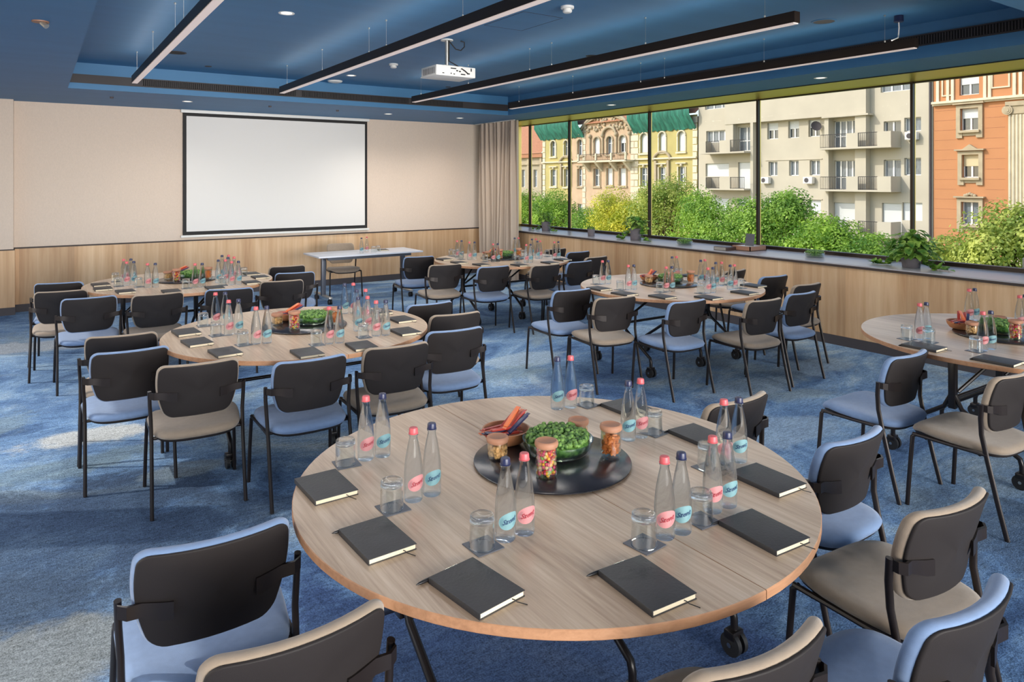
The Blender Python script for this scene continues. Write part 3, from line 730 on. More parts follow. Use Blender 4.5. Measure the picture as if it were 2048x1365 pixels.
# ------------------------------------------------------------------ round tables
TC = {'T1': (1.463, 1.924), 'T2': (1.471, 4.722), 'T3': (1.19, 7.60), 'T4': (4.89, 7.47), 'T5': (4.99, 4.695), 'T6': (5.097, 1.914)}
RT, ZTOP = 0.85, 0.74
def make_table():
    t = empty('round_table')
    n = 96; seam = 0.0012; sx = 0.012
    top = MB()
    for side in (-1, 1):
        pts = []
        a0 = math.acos((sx + side * seam) / RT)
        rng = [a0 - 2 * a0 * k / (n // 2) for k in range(n // 2 + 1)] if side > 0 else [a0 + (2 * pi - 2 * a0) * k / (n // 2) for k in range(n // 2 + 1)]
        for (rr, z, mi) in ((0, 0, 0),): pass
        ring = lambda r_, z: [(min(r_ * cos(a), 9) if True else 0, r_ * sin(a), z) for a in rng]
        poly = [(RT * cos(a), RT * sin(a)) for a in rng]
        if side > 0: poly = poly[::-1]
        # counter-clockwise outline
        inner = [((x - 0) * (1 - 0.002 / RT), y * (1 - 0.002 / RT)) for x, y in poly]
        m_ = len(poly)
        vs = [(x, y, 0) for x, y in inner] + [(x, y, -0.002) for x, y in poly] + [(x, y, -0.024) for x, y in poly] + [(x, y, -0.026) for x, y in inner]
        fs = [tuple(range(m_))]; mats = [0]
        for L in range(3):
            for i in range(m_):
                j = (i + 1) % m_; fs.append((L * m_ + j, L * m_ + i, (L + 1) * m_ + i, (L + 1) * m_ + j)); mats.append(1)
        fs.append(tuple(range(3 * m_, 4 * m_))[::-1]); mats.append(1)
        o = len(top.v); top.v += vs
        for f, mi in zip(fs, mats): top.f.append(tuple(o + i for i in f)); top.m.append(mi)
    tt = top.build('tabletop', [M['oak'], M['oak_edge']], t, ang=40, loc=(0, 0, ZTOP))
    MB().box(sx - 0.004, sx + 0.004, -0.845, 0.845, -0.022, -0.004).build('seam_strip', M['seam'], tt, smooth=False)
    posts = (-0.50, 0.15, 0.72)
    fr = MB()
    for x in (-0.44, 0.40): fr.box(x - 0.02, x + 0.02, -0.5, 0.5, 0.685, 0.713)
    for y in (-0.1, 0.32): fr.box(-0.62, 0.70, y - 0.02, y + 0.02, 0.685, 0.713)
    fr.build('under_frame', M['frame_blk'], t, smooth=False)
    for px in posts:
        q = min(px, 0.66)
        p_ = MB().box(q - 0.02, q + 0.02, 0.10, 0.14, 0.36, 0.713, bev=0.004); p_.build('post', M['frame_blk'], t)
        for s in (-1, 1):
            cy = 0.12 + s * 0.36
            MB().tube([(q, 0.12 + s * 0.01, 0.44), (q, 0.12 + s * 0.05, 0.36), (q, cy - s * 0.05, 0.19), (q, cy - s * 0.01, 0.165), (q, cy, 0.13), (q, cy, 0.085)], 0.014, 10).build('leg', M['frame_blk'], t)
            c_ = empty('castor', (q, cy, 0)); c_.parent = t
            whl = MB()
            for sx_ in (-1, 1): whl.tube([(sx_ * 0.008, 0.0, 0.042), (sx_ * 0.026, 0.0, 0.042)], 0.042, 20)
            whl.build('wheel', M['rubber'], c_)
            MB().box(-0.03, 0.03, -0.02, 0.025, 0.06, 0.092, bev=0.006).build('castor_housing', M['frame_blk'], c_)
            MB().tube([(-0.031, 0, 0.042), (0.031, 0, 0.042)], 0.009, 10).build('axle', M['chrome'], c_)
    MB().tube([(-0.50, 0.12, 0.42), (0.15, 0.12, 0.42), (0.66, 0.12, 0.42)], 0.012, 10).build('stretcher', M['frame_blk'], t)
    for s in (-1, 1):
        MB().tube([(-0.48, 0.12 + s * 0.02, 0.46), (-0.2, 0.12 + s * 0.16, 0.70)], 0.011, 8).build('brace', M['frame_blk'], t)
        MB().tube([(0.17, 0.12 + s * 0.02, 0.46), (0.42, 0.12 + s * 0.16, 0.70)], 0.011, 8).build('brace', M['frame_blk'], t)
    return t
first = make_table()
for k, (nm, lab) in enumerate([('T1', 'large round oak table in front, with dark turntable and eight place settings'), ('T2', 'round oak table in the middle of the left row'), ('T3', 'round oak table at the back left by the wood panelled wall'),
                               ('T4', 'round oak table at the back beside the beige curtain'), ('T5', 'round oak table in the middle of the right row below the windows'), ('T6', 'round oak table cut by the right picture edge')]):
    t = first if k == 0 else copy_tree(first)
    t.location = (TC[nm][0], TC[nm][1], 0); tag(t, lab, 'table', 'round folding tables on castors')

# ------------------------------------------------------------------ table ware
BH = 0.228
def make_bottle(kind):
    cap, lab, ink = (M['cap_r'], M['lab_r'], M['ink_r']) if kind == 'r' else (M['cap_b'], M['lab_b'], M['ink_b'])
    t = empty('water_bottle')
    prof = [(0, 0.003), (0.018, 0.0015), (0.026, 0.0), (0.0288, 0.004), (0.0292, 0.02), (0.0296, 0.05), (0.0292, 0.085), (0.0276, 0.11), (0.0238, 0.14), (0.0192, 0.165), (0.0156, 0.182), (0.0136, 0.190), (0.0126, 0.196), (0.0124, 0.203), (0.0150, 0.2035), (0.0150, 0.2065), (0.0122, 0.207), (0.0122, 0.212), (0, 0.212)]
    MB().lathe(prof, 28).build('glass_body', M['bottle'], t, ang=60)
    cp = [(0, 0.2075), (0.0152, 0.2075), (0.0156, 0.2095), (0.0140, 0.2105), (0.0136, 0.2225), (0.0122, 0.226), (0.006, 0.2275), (0, 0.2278)]
    MB().lathe(cp, 20).build('cap', cap, t)
    g = MB(); nn = 22; r_ = 0.0300
    g.v.append((0, -r_, 0.062))
    for k in range(nn):
        a = 2 * pi * k / nn; ux = 1.05 * cos(a); uz = 0.0235 * sin(a) + 0.006 * cos(a)
        g.v.append((r_ * sin(ux), -r_ * cos(ux), 0.062 + uz))
    # two rings keep the patch on the curve
    m0 = len(g.v)
    for k in range(nn):
        a = 2 * pi * k / nn; ux = 0.53 * cos(a); uz = 0.0118 * sin(a) + 0.003 * cos(a)
        g.v.append((r_ * sin(ux), -r_ * cos(ux), 0.062 + uz))
    for k in range(nn):
        k2 = (k + 1) % nn
        g.f.append((0, m0 + k, m0 + k2)); g.f.append((m0 + k, 1 + k, 1 + k2, m0 + k2)); g.m += [0, 0]
    lo = g.build('label', lab, t, ang=80)
    vs, fs = text_geo('Szent', 0.0190, 0.35, 0.0003)
    r2 = 0.0304
    MB().add([(r2 * sin(x / r2), -r2 * cos(x / r2), 0.062 + y + 0.25 * x) for x, y, z in vs], fs).build('lettering', ink, lo, smooth=False)
    return t
BOT = {'r': make_bottle('r'), 'b': make_bottle('b')}
bused = {'r': 0, 'b': 0}
def bottle(kind, x, y, z, label, group, turn=22):
    o = BOT[kind] if not bused[kind] else copy_tree(BOT[kind]); bused[kind] = 1
    o.location = (x, y, z); o.rotation_euler = (0, 0, math.atan2(-x, y) + R(turn)); tag(o, label, 'bottle', group); return o
bottles = {'T1': [(0.979, 2.386, 'r'), (1.041, 2.381, 'b'), (0.977, 1.997, 'r'), (1.044, 2.002, 'b'), (1.083, 1.636, 'b'), (1.147, 1.635, 'r'), (1.89, 2.443, 'b'), (1.951, 2.426, 'r'),
                    (1.892, 1.998, 'b'), (1.953, 1.994, 'r'), (1.459, 1.395, 'r'), (1.520, 1.389, 'b'), (1.695, 1.424, 'r'), (1.76, 1.422, 'b'), (2.013, 1.641, 'r'), (2.074, 1.625, 'b')],
 'T2': [(1.022, 5.166, 'r'), (1.083, 5.157, 'b'), (1.029, 4.796, 'r'), (1.090, 4.799, 'b'), (1.112, 4.445, 'r'), (1.173, 4.432, 'b'), (1.918, 5.085, 'b'), (1.979, 5.068, 'r'),
             (1.878, 4.748, 'b'), (1.94, 4.735, 'r'), (1.77, 4.450, 'b'), (1.833, 4.439, 'r'), (1.810, 4.242, 'r'), (1.871, 4.229, 'b'), (1.485, 4.2, 'r'), (1.546, 4.187, 'b')],
 'T3': [(0.708, 7.87, 'r'), (0.772, 7.874, 'b'), (0.709, 7.599, 'r'), (0.771, 7.616, 'b'), (0.856, 7.343, 'r'), (0.92, 7.328, 'b'), (1.222, 7.083, 'r'), (1.284, 7.083, 'b'),
             (1.468, 7.293, 'b'), (1.530, 7.273, 'r'), (1.590, 7.716, 'b'), (1.652, 7.702, 'r'), (1.596, 7.478, 'b'), (1.658, 7.486, 'r'), (1.545, 7.079, 'r'), (1.606, 7.071, 'b')],
 'T4': [(4.488, 7.907, 'r'), (4.549, 7.895, 'b'), (4.518, 7.646, 'r'), (4.578, 7.62, 'b'), (4.631, 7.268, 'r'), (4.692, 7.256, 'b'), (5.348, 7.851, 'b'), (5.412, 7.852, 'r'),
             (5.439, 7.576, 'b'), (5.503, 7.574, 'r'), (4.916, 6.968, 'r'), (4.978, 6.963, 'b'), (5.302, 7.263, 'b'), (5.365, 7.293, 'r'), (5.421, 7.067, 'r'), (5.483, 7.064, 'b')],
 'T5': [(4.527, 5.14, 'r'), (4.588, 5.125, 'b'), (4.482, 4.734, 'r'), (4.543, 4.725, 'b'), (5.349, 5.011, 'b'), (5.410, 5.007, 'r'), (4.677, 4.452, 'r'), (4.738, 4.442, 'b'),
             (5.354, 4.643, 'b'), (5.434, 4.66, 'r'), (4.933, 4.196, 'r'), (4.994, 4.193, 'b'), (5.326, 4.437, 'b'), (5.389, 4.421, 'r'), (5.263, 4.22, 'b'), (5.328, 4.224, 'r')],
 'T6': [(4.605, 2.232, 'r'), (4.675, 2.225, 'b'), (5.509, 2.33, 'r'), (5.572, 2.321, 'b'), (4.623, 1.882, 'r'), (4.69, 1.867, 'b'), (5.481, 2.009, 'r'), (5.546, 2.001, 'b')]}
pairpos = {'T1': ['at the far left rim', 'at the left, second from the rim', 'at the front left by the tumbler', 'at the far rim', 'beside the orange cracker jar', 'at the front right', 'behind the front right pair', 'at the right, before the long notebook'],
 'T2': ['at the back left', 'at the left', 'at the front left', 'at the back right', 'at the right, mid depth', 'right of the middle tumbler', 'at the right front by two notebooks', 'at the front centre'],
 'T3': ['at the back left', 'at the left behind the double tumblers', 'at the left front', 'at the front centre', 'front left in the right cluster', 'rearmost in the right cluster', 'middle of the right cluster', 'front right in the right cluster'],
 'T4': ['at the back left', 'at the left', 'at the front left', 'at the back right by the window wall', 'in the right cluster, rear', 'front of the right cluster', 'middle of the right cluster', 'at the right rim'],
 'T5': ['at the back left', 'at the left', 'at the back right of the moss bowl', 'at the front before the moss bowl', 'right of the cracker jar', 'at the front right', 'at the right, rear', 'at the right rim'],
 'T6': ['at the left', 'at the back behind the wooden bowl', 'at the front before the moss bowl', 'right of the moss bowl']}
# order of the pairs above follows the list order below
capw = {'r': 'pink-capped', 'b': 'dark-capped'}
tn_short = {'T1': 'front table', 'T2': 'middle left table', 'T3': 'back left table', 'T4': 'curtain-side table', 'T5': 'middle right table', 'T6': 'right edge table'}
for T, lst in bottles.items():
    for i, (x, y, k) in enumerate(lst):
        bottle(k, x, y, ZTOP, '%s water bottle, %s of the %s' % (capw[k], pairpos[T][i // 2], tn_short[T]), 'water bottles on the ' + tn_short[T], 20 + random.uniform(-8, 12))

def make_tumbler():
    t = empty('tumbler')
    # upturned: mouth down on the coaster, thick foot on top
    out = [(0.0355, 0.0), (0.0352, 0.02), (0.0345, 0.05), (0.0340, 0.068)]
    inn = [(0.0338, 0.0), (0.0335, 0.02), (0.0328, 0.05), (0.0322, 0.064)]
    MB().lathe(inn[::-1] + out, 32).build('wall', M['tumbler'], t, ang=60)
    MB().lathe([(0, 0.067), (0.030, 0.067), (0.0338, 0.0695), (0.0342, 0.074), (0.0325, 0.077), (0.0335, 0.081), (0.0322, 0.086), (0.029, 0.0875), (0.024, 0.0865), (0.012, 0.082), (0, 0.081)], 32).build('foot', M['tumbler_s'], t, ang=60)
    rim = [(0.0338, 0.0), (0.0338, 0.0016), (0.0357, 0.0016), (0.0357, 0.0)]
    MB().lathe(rim + rim[:1], 32).build('rim', M['tumbler_s'], t, ang=60)
    return t
TUM = make_tumbler(); COA = MB().box(-0.042, 0.042, -0.042, 0.042, 0.0003, 0.0026).build('coaster', M['coaster'], smooth=False)
tum = {'T1': [(0.9, 2.378), (0.894, 1.976), (1.005, 1.633), (2.023, 2.402), (2.020, 1.99), (1.377, 1.393), (1.612, 1.398), (1.926, 1.639)],
 'T2': [(0.945, 5.184), (0.955, 4.811), (1.035, 4.446), (1.405, 4.2), (1.721, 4.236), (1.999, 4.673)],
 'T3': [(0.643, 7.935), (0.637, 7.567), (0.791, 7.420), (1.143, 7.074), (1.462, 7.075), (1.794, 7.655)],
 'T4': [(4.544, 8.160), (4.548, 8.060), (4.443, 7.727), (4.557, 7.330), (5.267, 7.544), (4.845, 7.055), (5.547, 7.382)],
 'T5': [(4.455, 5.151), (4.406, 4.761), (4.607, 4.46), (5.500, 5.055), (4.861, 4.216), (5.459, 4.427), (5.400, 4.210)],
 'T6': [(4.532, 2.274), (4.554, 2.153), (4.544, 1.886)]}
tpos = {'T1': ['at the far left rim', 'second from the left rim', 'at the front left', 'at the far rim', 'behind the cracker jar', 'at the front centre', 'between the front right bottles', 'behind the right bottles'],
 'T2': ['at the back left', 'at the left', 'at the front left', 'at the front centre', 'at the front right', 'at the right'],
 'T3': ['at the back left', 'at the left', 'at the left front', 'at the front centre', 'at the right front', 'at the back right'],
 'T4': ['farthest back left', 'second back left', 'at the left', 'at the front left', 'right of the jars', 'at the front', 'at the right'],
 'T5': ['at the back left', 'at the left', 'before the moss bowl', 'at the far rim', 'at the front right', 'in the right cluster', 'at the right rim'],
 'T6': ['rear one at the left', 'second at the left', 'at the front']}
k = 0
for T, lst in tum.items():
    for i, (x, y) in enumerate(lst):
        a = TUM if k == 0 else copy_tree(TUM); b = COA if k == 0 else COA.copy()
        if k: C.objects.link(b)
        k += 1
        a.location = (x, y, ZTOP + 0.0028); tag(a, 'upturned tumbler on a coaster, %s of the %s' % (tpos[T][i], tn_short[T]), 'glass', 'upturned tumblers')
        b.location = (x + 0.005, y + 0.002, ZTOP); b.rotation_euler = (0, 0, R(random.uniform(-6, 8))); tag(b, 'slate coaster under tumbler %s of the %s' % (tpos[T][i], tn_short[T]), 'coaster', 'square coasters')

def make_book():
    t = empty('notebook')
    hx, hy, h = 0.07, 0.10, 0.0155
    cv = MB(); cv.box(-hx, hx, -hy, hy, 0, 0.0018, bev=0.0008); cv.box(-hx, hx, -hy, hy, h - 0.002, h, bev=0.0009); cv.box(-hx - 0.001, -hx + 0.002, -hy, hy, 0, h, bev=0.0009)
    co = cv.build('cover', M['leather'], t)
    MB().box(-hx + 0.002, hx - 0.003, -hy + 0.003, hy - 0.003, 0.0018, h - 0.002).build('page_block', M['paper'], t, smooth=False)
    for nm, body, size, y in (('title_lettering', 'CROWNE PLAZA', 0.0142, 0.037), ('small_lettering', 'HOTELS & RESORTS', 0.0062, 0.0235), ('small_lettering', 'BUDAPEST', 0.0068, 0.0125)):
        vs, fs = text_geo(body, size, 0, 0.00012)
        MB().add([(x, y + yy, h + 0.0002) for x, yy, z in vs], fs).build(nm, M['deboss'], co, smooth=False)
    em = MB()
    for s in (-1, 0, 1):
        em.add([(s * 0.007 - 0.0034, 0.052, h + 0.0002), (s * 0.007 + 0.0034, 0.052, h + 0.0002), (s * 0.009 + 0.002, 0.062 - abs(s) * 0.002, h + 0.0002), (s * 0.009 - 0.002, 0.058 - abs(s) * 0.002, h + 0.0002)], [(0, 1, 2, 3)])
    em.build('emblem', M['deboss'], co, smooth=False)
    MB().tube([(0.03, -hy + 0.006, h / 2), (0.032, -hy - 0.004, h / 2 + 0.001), (0.036, -hy - 0.008, 0.004), (0.05, -hy - 0.03, 0.0012)], 0.0011, 6).build('ribbon', M['ribbon'], t)
    return t
BOOK = make_book()
def make_pen():
    t = empty('pen')
    MB().tube([(0, -0.062, 0.005), (0, -0.05, 0.005), (0, 0.045, 0.005), (0, 0.058, 0.005), (0, 0.068, 0.005)], [0.0042, 0.0046, 0.0046, 0.0036, 0.0008], 12).build('barrel', M['pen'], t)
    MB().tube([(0, -0.01, 0.005), (0, -0.007, 0.005)], 0.0049, 12).build('ring', M['chrome'], t)
    MB().box(-0.001, 0.001, -0.058, -0.02, 0.0095, 0.011).build('clip', M['chrome'], t, smooth=False)
    return t
PEN = make_pen()
books = {'T1': [(.777, 2.227, 1), (.78, 1.821, 2), (.889, 1.472, 8), (1.241, 1.247, -3), (1.703, 1.25, -3), (2.007, 1.459, -2), (2.135, 1.855, -2), (2.135, 2.255, 0)],
 'T2': [(0.81, 4.998, 4), (0.815, 4.651, 6), (0.902, 4.29, 5), (1.289, 4.011, 0), (1.613, 3.996, -3), (2.006, 4.218, 0), (2.158, 4.599, 0), (2.14, 4.955, 0)],
 'T3': [(0.505, 7.738, 4), (0.503, 7.431, 2), (0.658, 7.140, 4), (0.996, 6.916, 0), (1.364, 6.919, 0), (1.732, 7.084, 0), (1.901, 7.429, 0), (1.890, 7.738, 0)],
 'T4': [(4.250, 7.804, 0), (4.230, 7.395, 0), (4.340, 7.064, 0), (4.690, 6.775, 0), (5.131, 6.774, 0), (5.456, 6.940, 0)],
 'T5': [(4.273, 4.895, 0), (4.265, 4.552, 2), (4.426, 4.257, 0), (4.713, 4.002, 0), (5.186, 4.001, 0), (5.600, 4.220, 0), (5.620, 4.700, 0), (5.632, 5.020, 0)],
 'T6': [(4.385, 2.099, 0), (4.382, 1.708, 0)]}
bpos = {'T1': ['at the left rim', 'second along the left rim', 'at the front left', 'at the front centre with loose ribbon', 'at the front right', 'at the right rim', 'right of the far bottles', 'by the far rim'],
 'T2': ['at the back left', 'at the left rim', 'at the front left', 'at the front centre', 'at the front right', 'at the right', 'at the right rear', 'at the far right rim'],
 'T3': ['at the back left', 'at the left rim', 'at the front left', 'at the front centre behind a chair', 'at the front right', 'at the right', 'second on the right', 'at the back right'],
 'T4': ['at the back left', 'at the left', 'at the front left', 'at the front', 'at the front right', 'at the right rim'],
 'T5': ['at the back left', 'at the left', 'at the front left', 'at the front centre', 'at the front right', 'at the right', 'second on the right', 'behind the bottles at the far side'],
 'T6': ['at the left, half behind a chair', 'at the front']}
k = 0; kp = 0
for T, lst in books.items():
    for i, (x, y, d) in enumerate(lst):
        a = BOOK if k == 0 else copy_tree(BOOK); k += 1
        a.location = (x, y, ZTOP); a.rotation_euler = (0, 0, R(d)); tag(a, 'black notebook %s of the %s' % (bpos[T][i], tn_short[T]), 'notebook', 'black notebooks at the place settings')
        if (T == 'T1' and i in (1, 2, 3, 4, 5, 6, 7)) or T == 'T6':
            p = PEN if kp == 0 else copy_tree(PEN); kp += 1
            dd = R(d); ox, oy = (-0.02, 0.107)
            if T == 'T1' and i in (2, 3): ox = -0.035
            p.location = (x + ox * cos(dd) - oy * sin(dd), y + ox * sin(dd) + oy * cos(dd), ZTOP); p.rotation_euler = (0, 0, R(90 + d)); tag(p, 'black pen by notebook %s of the %s' % (bpos[T][i], tn_short[T]), 'pen', 'black pens')

# centrepieces
def make_tray():
    return MB().lathe([(0, 0.0005), (0.12, 0.0005), (0.12, 0.004), (0.276, 0.004), (0.279, 0.006), (0.279, 0.009), (0.276, 0.011), (0, 0.011)], 72).build('turntable', M['tray'], ang=50)
def make_moss():
    t = empty('moss_bowl')
    bowl = [(0, 0.004), (0.09, 0.004), (0.112, 0.012), (0.122, 0.03), (0.126, 0.052), (0.129, 0.052), (0.126, 0.03), (0.116, 0.009), (0.094, 0.0), (0, 0.0)]
    MB().lathe(bowl, 48).build('glass_bowl', M['bowlglass'], t, ang=60)
    g = MB(); rnd = random.Random(4)
    g.lathe([(0, 0.008), (0.088, 0.008), (0.106, 0.02), (0.112, 0.04), (0.10, 0.052), (0.05, 0.058), (0, 0.060)], 32)
    for q in range(420):
        r_ = 0.112 * math.sqrt(rnd.random()); a = rnd.random() * 2 * pi; z = 0.050 + 0.012 * (1 - (r_ / 0.12) ** 2) + rnd.uniform(0, 0.013)
        g.ball((r_ * cos(a), r_ * sin(a), z), rnd.uniform(0.006, 0.012), 0, 6, 4)
    m_ = g.build('moss', M['moss'], t, ang=70); m_['kind'] = 'stuff'
    return t
def make_jar(h, kind):
    t = empty('snack_jar'); r_ = 0.036
    MB().lathe([(0, 0.006), (r_ - 0.004, 0.006), (r_ - 0.0022, 0.012), (r_ - 0.0022, h - 0.02), (r_, h - 0.02), (r_, 0.008), (r_ - 0.004, 0.0), (0, 0.0)], 32).build('glass', M['jar'], t, ang=60)
    MB().lathe([(0, h - 0.024), (r_ - 0.004, h - 0.024), (r_ - 0.004, h - 0.02), (r_ + 0.002, h - 0.019), (r_ + 0.004, h - 0.011), (r_ + 0.002, h - 0.002), (r_ - 0.003, h), (r_ - 0.008, h - 0.004), (0, h - 0.008)], 32).build('wooden_lid', M['lid'], t, ang=60)
    g = MB(); rnd = random.Random(len(kind)); ri = r_ - 0.0075
    if kind == 'candy':
        for q in range(230):
            a = rnd.random() * 2 * pi; rr = ri * math.sqrt(rnd.random() * 0.6 + 0.4); g.ball((rr * cos(a), rr * sin(a), rnd.uniform(0.012, h - 0.032)), rnd.uniform(0.0056, 0.0070), rnd.randrange(6), 7, 4)
        ms = [M['candy%d' % i] for i in range(6)]
    elif kind == 'nuts':
        g.lathe([(0, .01), (ri * .9, .01), (ri * .9, h - .036), (0, h - .036)], 16)
        for q in range(120):
            a = rnd.random() * 2 * pi; rr = ri * (0.85 + 0.15 * rnd.random()); g.ball((rr * cos(a), rr * sin(a), rnd.uniform(0.012, h - 0.032)), 0.008, 0, 6, 4, (1, 1, 0.6 + rnd.random() * 0.8))
        ms = [M['almond']]
    else:
        for q in range(170):
            a = rnd.random() * 2 * pi; rr = ri * (0.45 + 0.42 * rnd.random()); T = Matrix.Translation((rr * cos(a), rr * sin(a), rnd.uniform(0.018, h - 0.04))) @ Matrix.Rotation(rnd.random() * 6, 4, 'Z') @ Matrix.Rotation(rnd.random() * 3, 4, 'X')
            g.box(-0.008, 0.008, -0.006, 0.006, -0.0035, 0.0035, 0, T=T)
        ms = [M['orange']]
    c_ = g.build('contents', ms, t, ang=60); c_['kind'] = 'stuff'
    return t
def make_snack_bowl():
    t = empty('wooden_bowl')
    MB().lathe([(0, 0.006), (0.05, 0.008), (0.074, 0.028), (0.084, 0.052), (0.090, 0.052), (0.084, 0.03), (0.068, 0.008), (0.05, 0.0), (0, 0.0)], 36).build('bowl', M['woodbowl'], t, ang=60)
    return t
def make_snack(mat, idx):
    T = Matrix.Identity(4); g = MB()
    g.box(-0.062, 0.062, -0.0085, 0.0085, -0.005, 0.005, bev=0.004); g.box(-0.075, -0.065, -0.0075, 0.0075, -0.0008, 0.0008); g.box(0.065, 0.075, -0.0075, 0.0075, -0.0008, 0.0008)
    return g.build('snack_bar', mat)
TR = make_tray(); MO = make_moss(); SB = make_snack_bowl()
J = {'candy': make_jar(0.122, 'candy'), 'nuts': make_jar(0.078, 'nuts'), 'orange': make_jar(0.118, 'orange')}
SN = {q: make_snack(M['wrap_' + q], q) for q in 'rbo'}
seen = set()
def use(key, src, loc, rot=(0, 0, 0)):
    if key in seen:
        o = copy_tree(src)
    else: seen.add(key); o = src
    o.location = loc; o.rotation_euler = rot; return o
zt = ZTOP + 0.0115
for T, (cx, cy) in TC.items():
    tn = tn_short[T]
    dx, dy = cx - TC['T1'][0], cy - TC['T1'][1]
    tag(use('tr', TR, (1.547 + dx - 0.03, 1.99 + dy, ZTOP)), 'dark round turntable in the middle of the ' + tn, 'turntable', 'turntables on the tables')
    tag(use('mo', MO, (1.573 + dx, 2.03 + dy, zt)), 'glass bowl of green moss on the turntable of the ' + tn, 'bowl', 'moss bowls on the tables')
    tag(use('ca', J['candy'], (1.409 + dx, 1.880 + dy, zt)), 'tall jar of colourful candy on the turntable of the ' + tn, 'jar', 'lidded snack jars')
    tag(use('nu', J['nuts'], (1.360 + dx, 2.105 + dy, zt)), 'short jar of nuts with wooden lid on the turntable of the ' + tn, 'jar', 'lidded snack jars')
    tag(use('or', J['orange'], (1.700 + dx, 1.885 + dy, zt)), 'jar of orange crackers with wooden lid on the turntable of the ' + tn, 'jar', 'lidded snack jars')
    tag(use('nu', J['nuts'], (1.715 + dx, 2.085 + dy, zt)), 'short jar behind the moss bowl on the ' + tn, 'jar', 'lidded snack jars')
    tag(use('sb', SB, (1.470 + dx, 2.215 + dy, zt)), 'wooden bowl heaped with wrapped snack bars on the ' + tn, 'bowl', 'wooden snack bowls')
    rnd = random.Random(11)
    side = ['leftmost', 'second', 'third', 'fourth', 'fifth', 'sixth', 'seventh', 'topmost']
    cols = 'rbororbr'
    words_ = {'r': 'red', 'b': 'dark blue', 'o': 'orange'}
    spots = [(-0.030, -0.030, 0.046, 2, -10), (-0.035, -0.008, 0.048, 4, -2), (-0.040, 0.014, 0.046, 3, 6), (-0.028, 0.034, 0.050, 4, 12), (-0.020, -0.018, 0.060, 5, 3),
             (0.040, -0.020, 0.066, -17, 20), (0.045, 0.000, 0.070, -18, 25), (0.050, 0.018, 0.068, -16, 30), (0.040, 0.036, 0.072, -19, 24), (0.030, 0.010, 0.084, -15, 34)]
    words2 = ['front left', 'second left', 'third left', 'rear left', 'upper left', 'front right', 'second right', 'third right', 'rear right', 'upper right']
    cols = 'rborrbroro'
    for q, (ox, oy, oz, tilt, yaw) in enumerate(spots):
        o = use('sn' + cols[q], SN[cols[q]], (1.470 + dx + ox, 2.215 + dy + oy, zt + oz), (rnd.uniform(-.3, .3), R(tilt), R(yaw)))
        tag(o, '%s wrapped snack bar, %s in the wooden bowl of the %s' % (words_[cols[q]], words2[q], tn), 'snack bar', 'snack bars in the bowl of the ' + tn)

# ------------------------------------------------------------------ presenter desk
dk = tag(empty('presenter_desk', (4.02, 9.86, 0)), 'narrow pale grey desk on metal T legs in front of the screen', 'desk')
MB().box(-0.80, 0.80, -0.34, 0.34, 0.660, 0.682, bev=0.004).build('desk_top', M['desk'], dk)
MB().box(-0.64, 0.64, -0.26, -0.22, 0.615, 0.660).build('crossbeam', M['desk_leg'], dk, smooth=False)
for s in (-1, 1):
    MB().box(s * 0.62 - 0.03, s * 0.62 + 0.03, -0.03, 0.03, 0.09, 0.66, bev=0.004).build('leg', M['desk_leg'], dk)
    MB().box(s * 0.62 - 0.025, s * 0.62 + 0.025, -0.25, 0.25, 0.625, 0.66).build('top_arm', M['desk_leg'], dk, smooth=False)
    ft = MB().box(s * 0.62 - 0.025, s * 0.62 + 0.025, -0.32, 0.32, 0.075, 0.105, bev=0.006).build('foot', M['steel'], dk)
    for yy in (-0.28, 0.28):
        wh = MB()
        for q in (-1, 1): wh.tube([(s * 0.62 + q * 0.006, yy, 0.035), (s * 0.62 + q * 0.024, yy, 0.035)], 0.035, 18)
        wh.tube([(s * 0.62, yy, 0.05), (s * 0.62, yy, 0.085)], 0.008, 8)
        wh.build('castor', M['rubber'], ft)
zd = 0.682
bottle('b', 3.905, 9.68, zd, 'dark-capped water bottle, left of two on the presenter desk', 'bottles on the presenter desk', 10)
bottle('r', 4.035, 9.80, zd, 'pink-capped water bottle, right of two on the presenter desk', 'bottles on the presenter desk', 10)
for x, y, l in ((4.10, 9.70, 'left'), (4.20, 9.76, 'right')):
    a = copy_tree(TUM); a.location = (x, y, zd + 0.001); tag(a, 'upturned tumbler, %s of two on the presenter desk' % l, 'glass', 'upturned tumblers')
a = copy_tree(BOOK); a.location = (4.33, 9.9, zd); a.rotation_euler = (0, 0, R(170)); tag(a, 'black notebook on the presenter desk beside the tumblers', 'notebook', 'black notebooks at the place settings')

# ------------------------------------------------------------------ plants and boxes on the sill
def leaf_geo(g, base, d, up, ln, wd, curl=0.2, mi=0):
    d = Vector(d).normalized(); up = Vector(up); s = d.cross(up)
    if s.length < 1e-3: s = Vector((1, 0, 0))
    s.normalize(); nrm = s.cross(d).normalized(); b = Vector(base)
    rows = [(0.0, 0.02), (0.18, 0.75), (0.4, 1.0), (0.68, 0.72), (0.88, 0.32), (1.0, 0.0)]
    o = len(g.v)
    for (t, w_) in rows:
        c_ = b + d * ln * t - nrm * curl * ln * t * t
        e_ = nrm * 0.18 * wd * w_
        g.v += [tuple(c_ - s * wd * w_ + e_), tuple(c_), tuple(c_ + s * wd * w_ + e_)]
    for i in range(len(rows) - 1):
        a = o + i * 3
        g.f += [(a, a + 1, a + 4, a + 3), (a + 1, a + 2, a + 5, a + 4)]; g.m += [mi, mi]
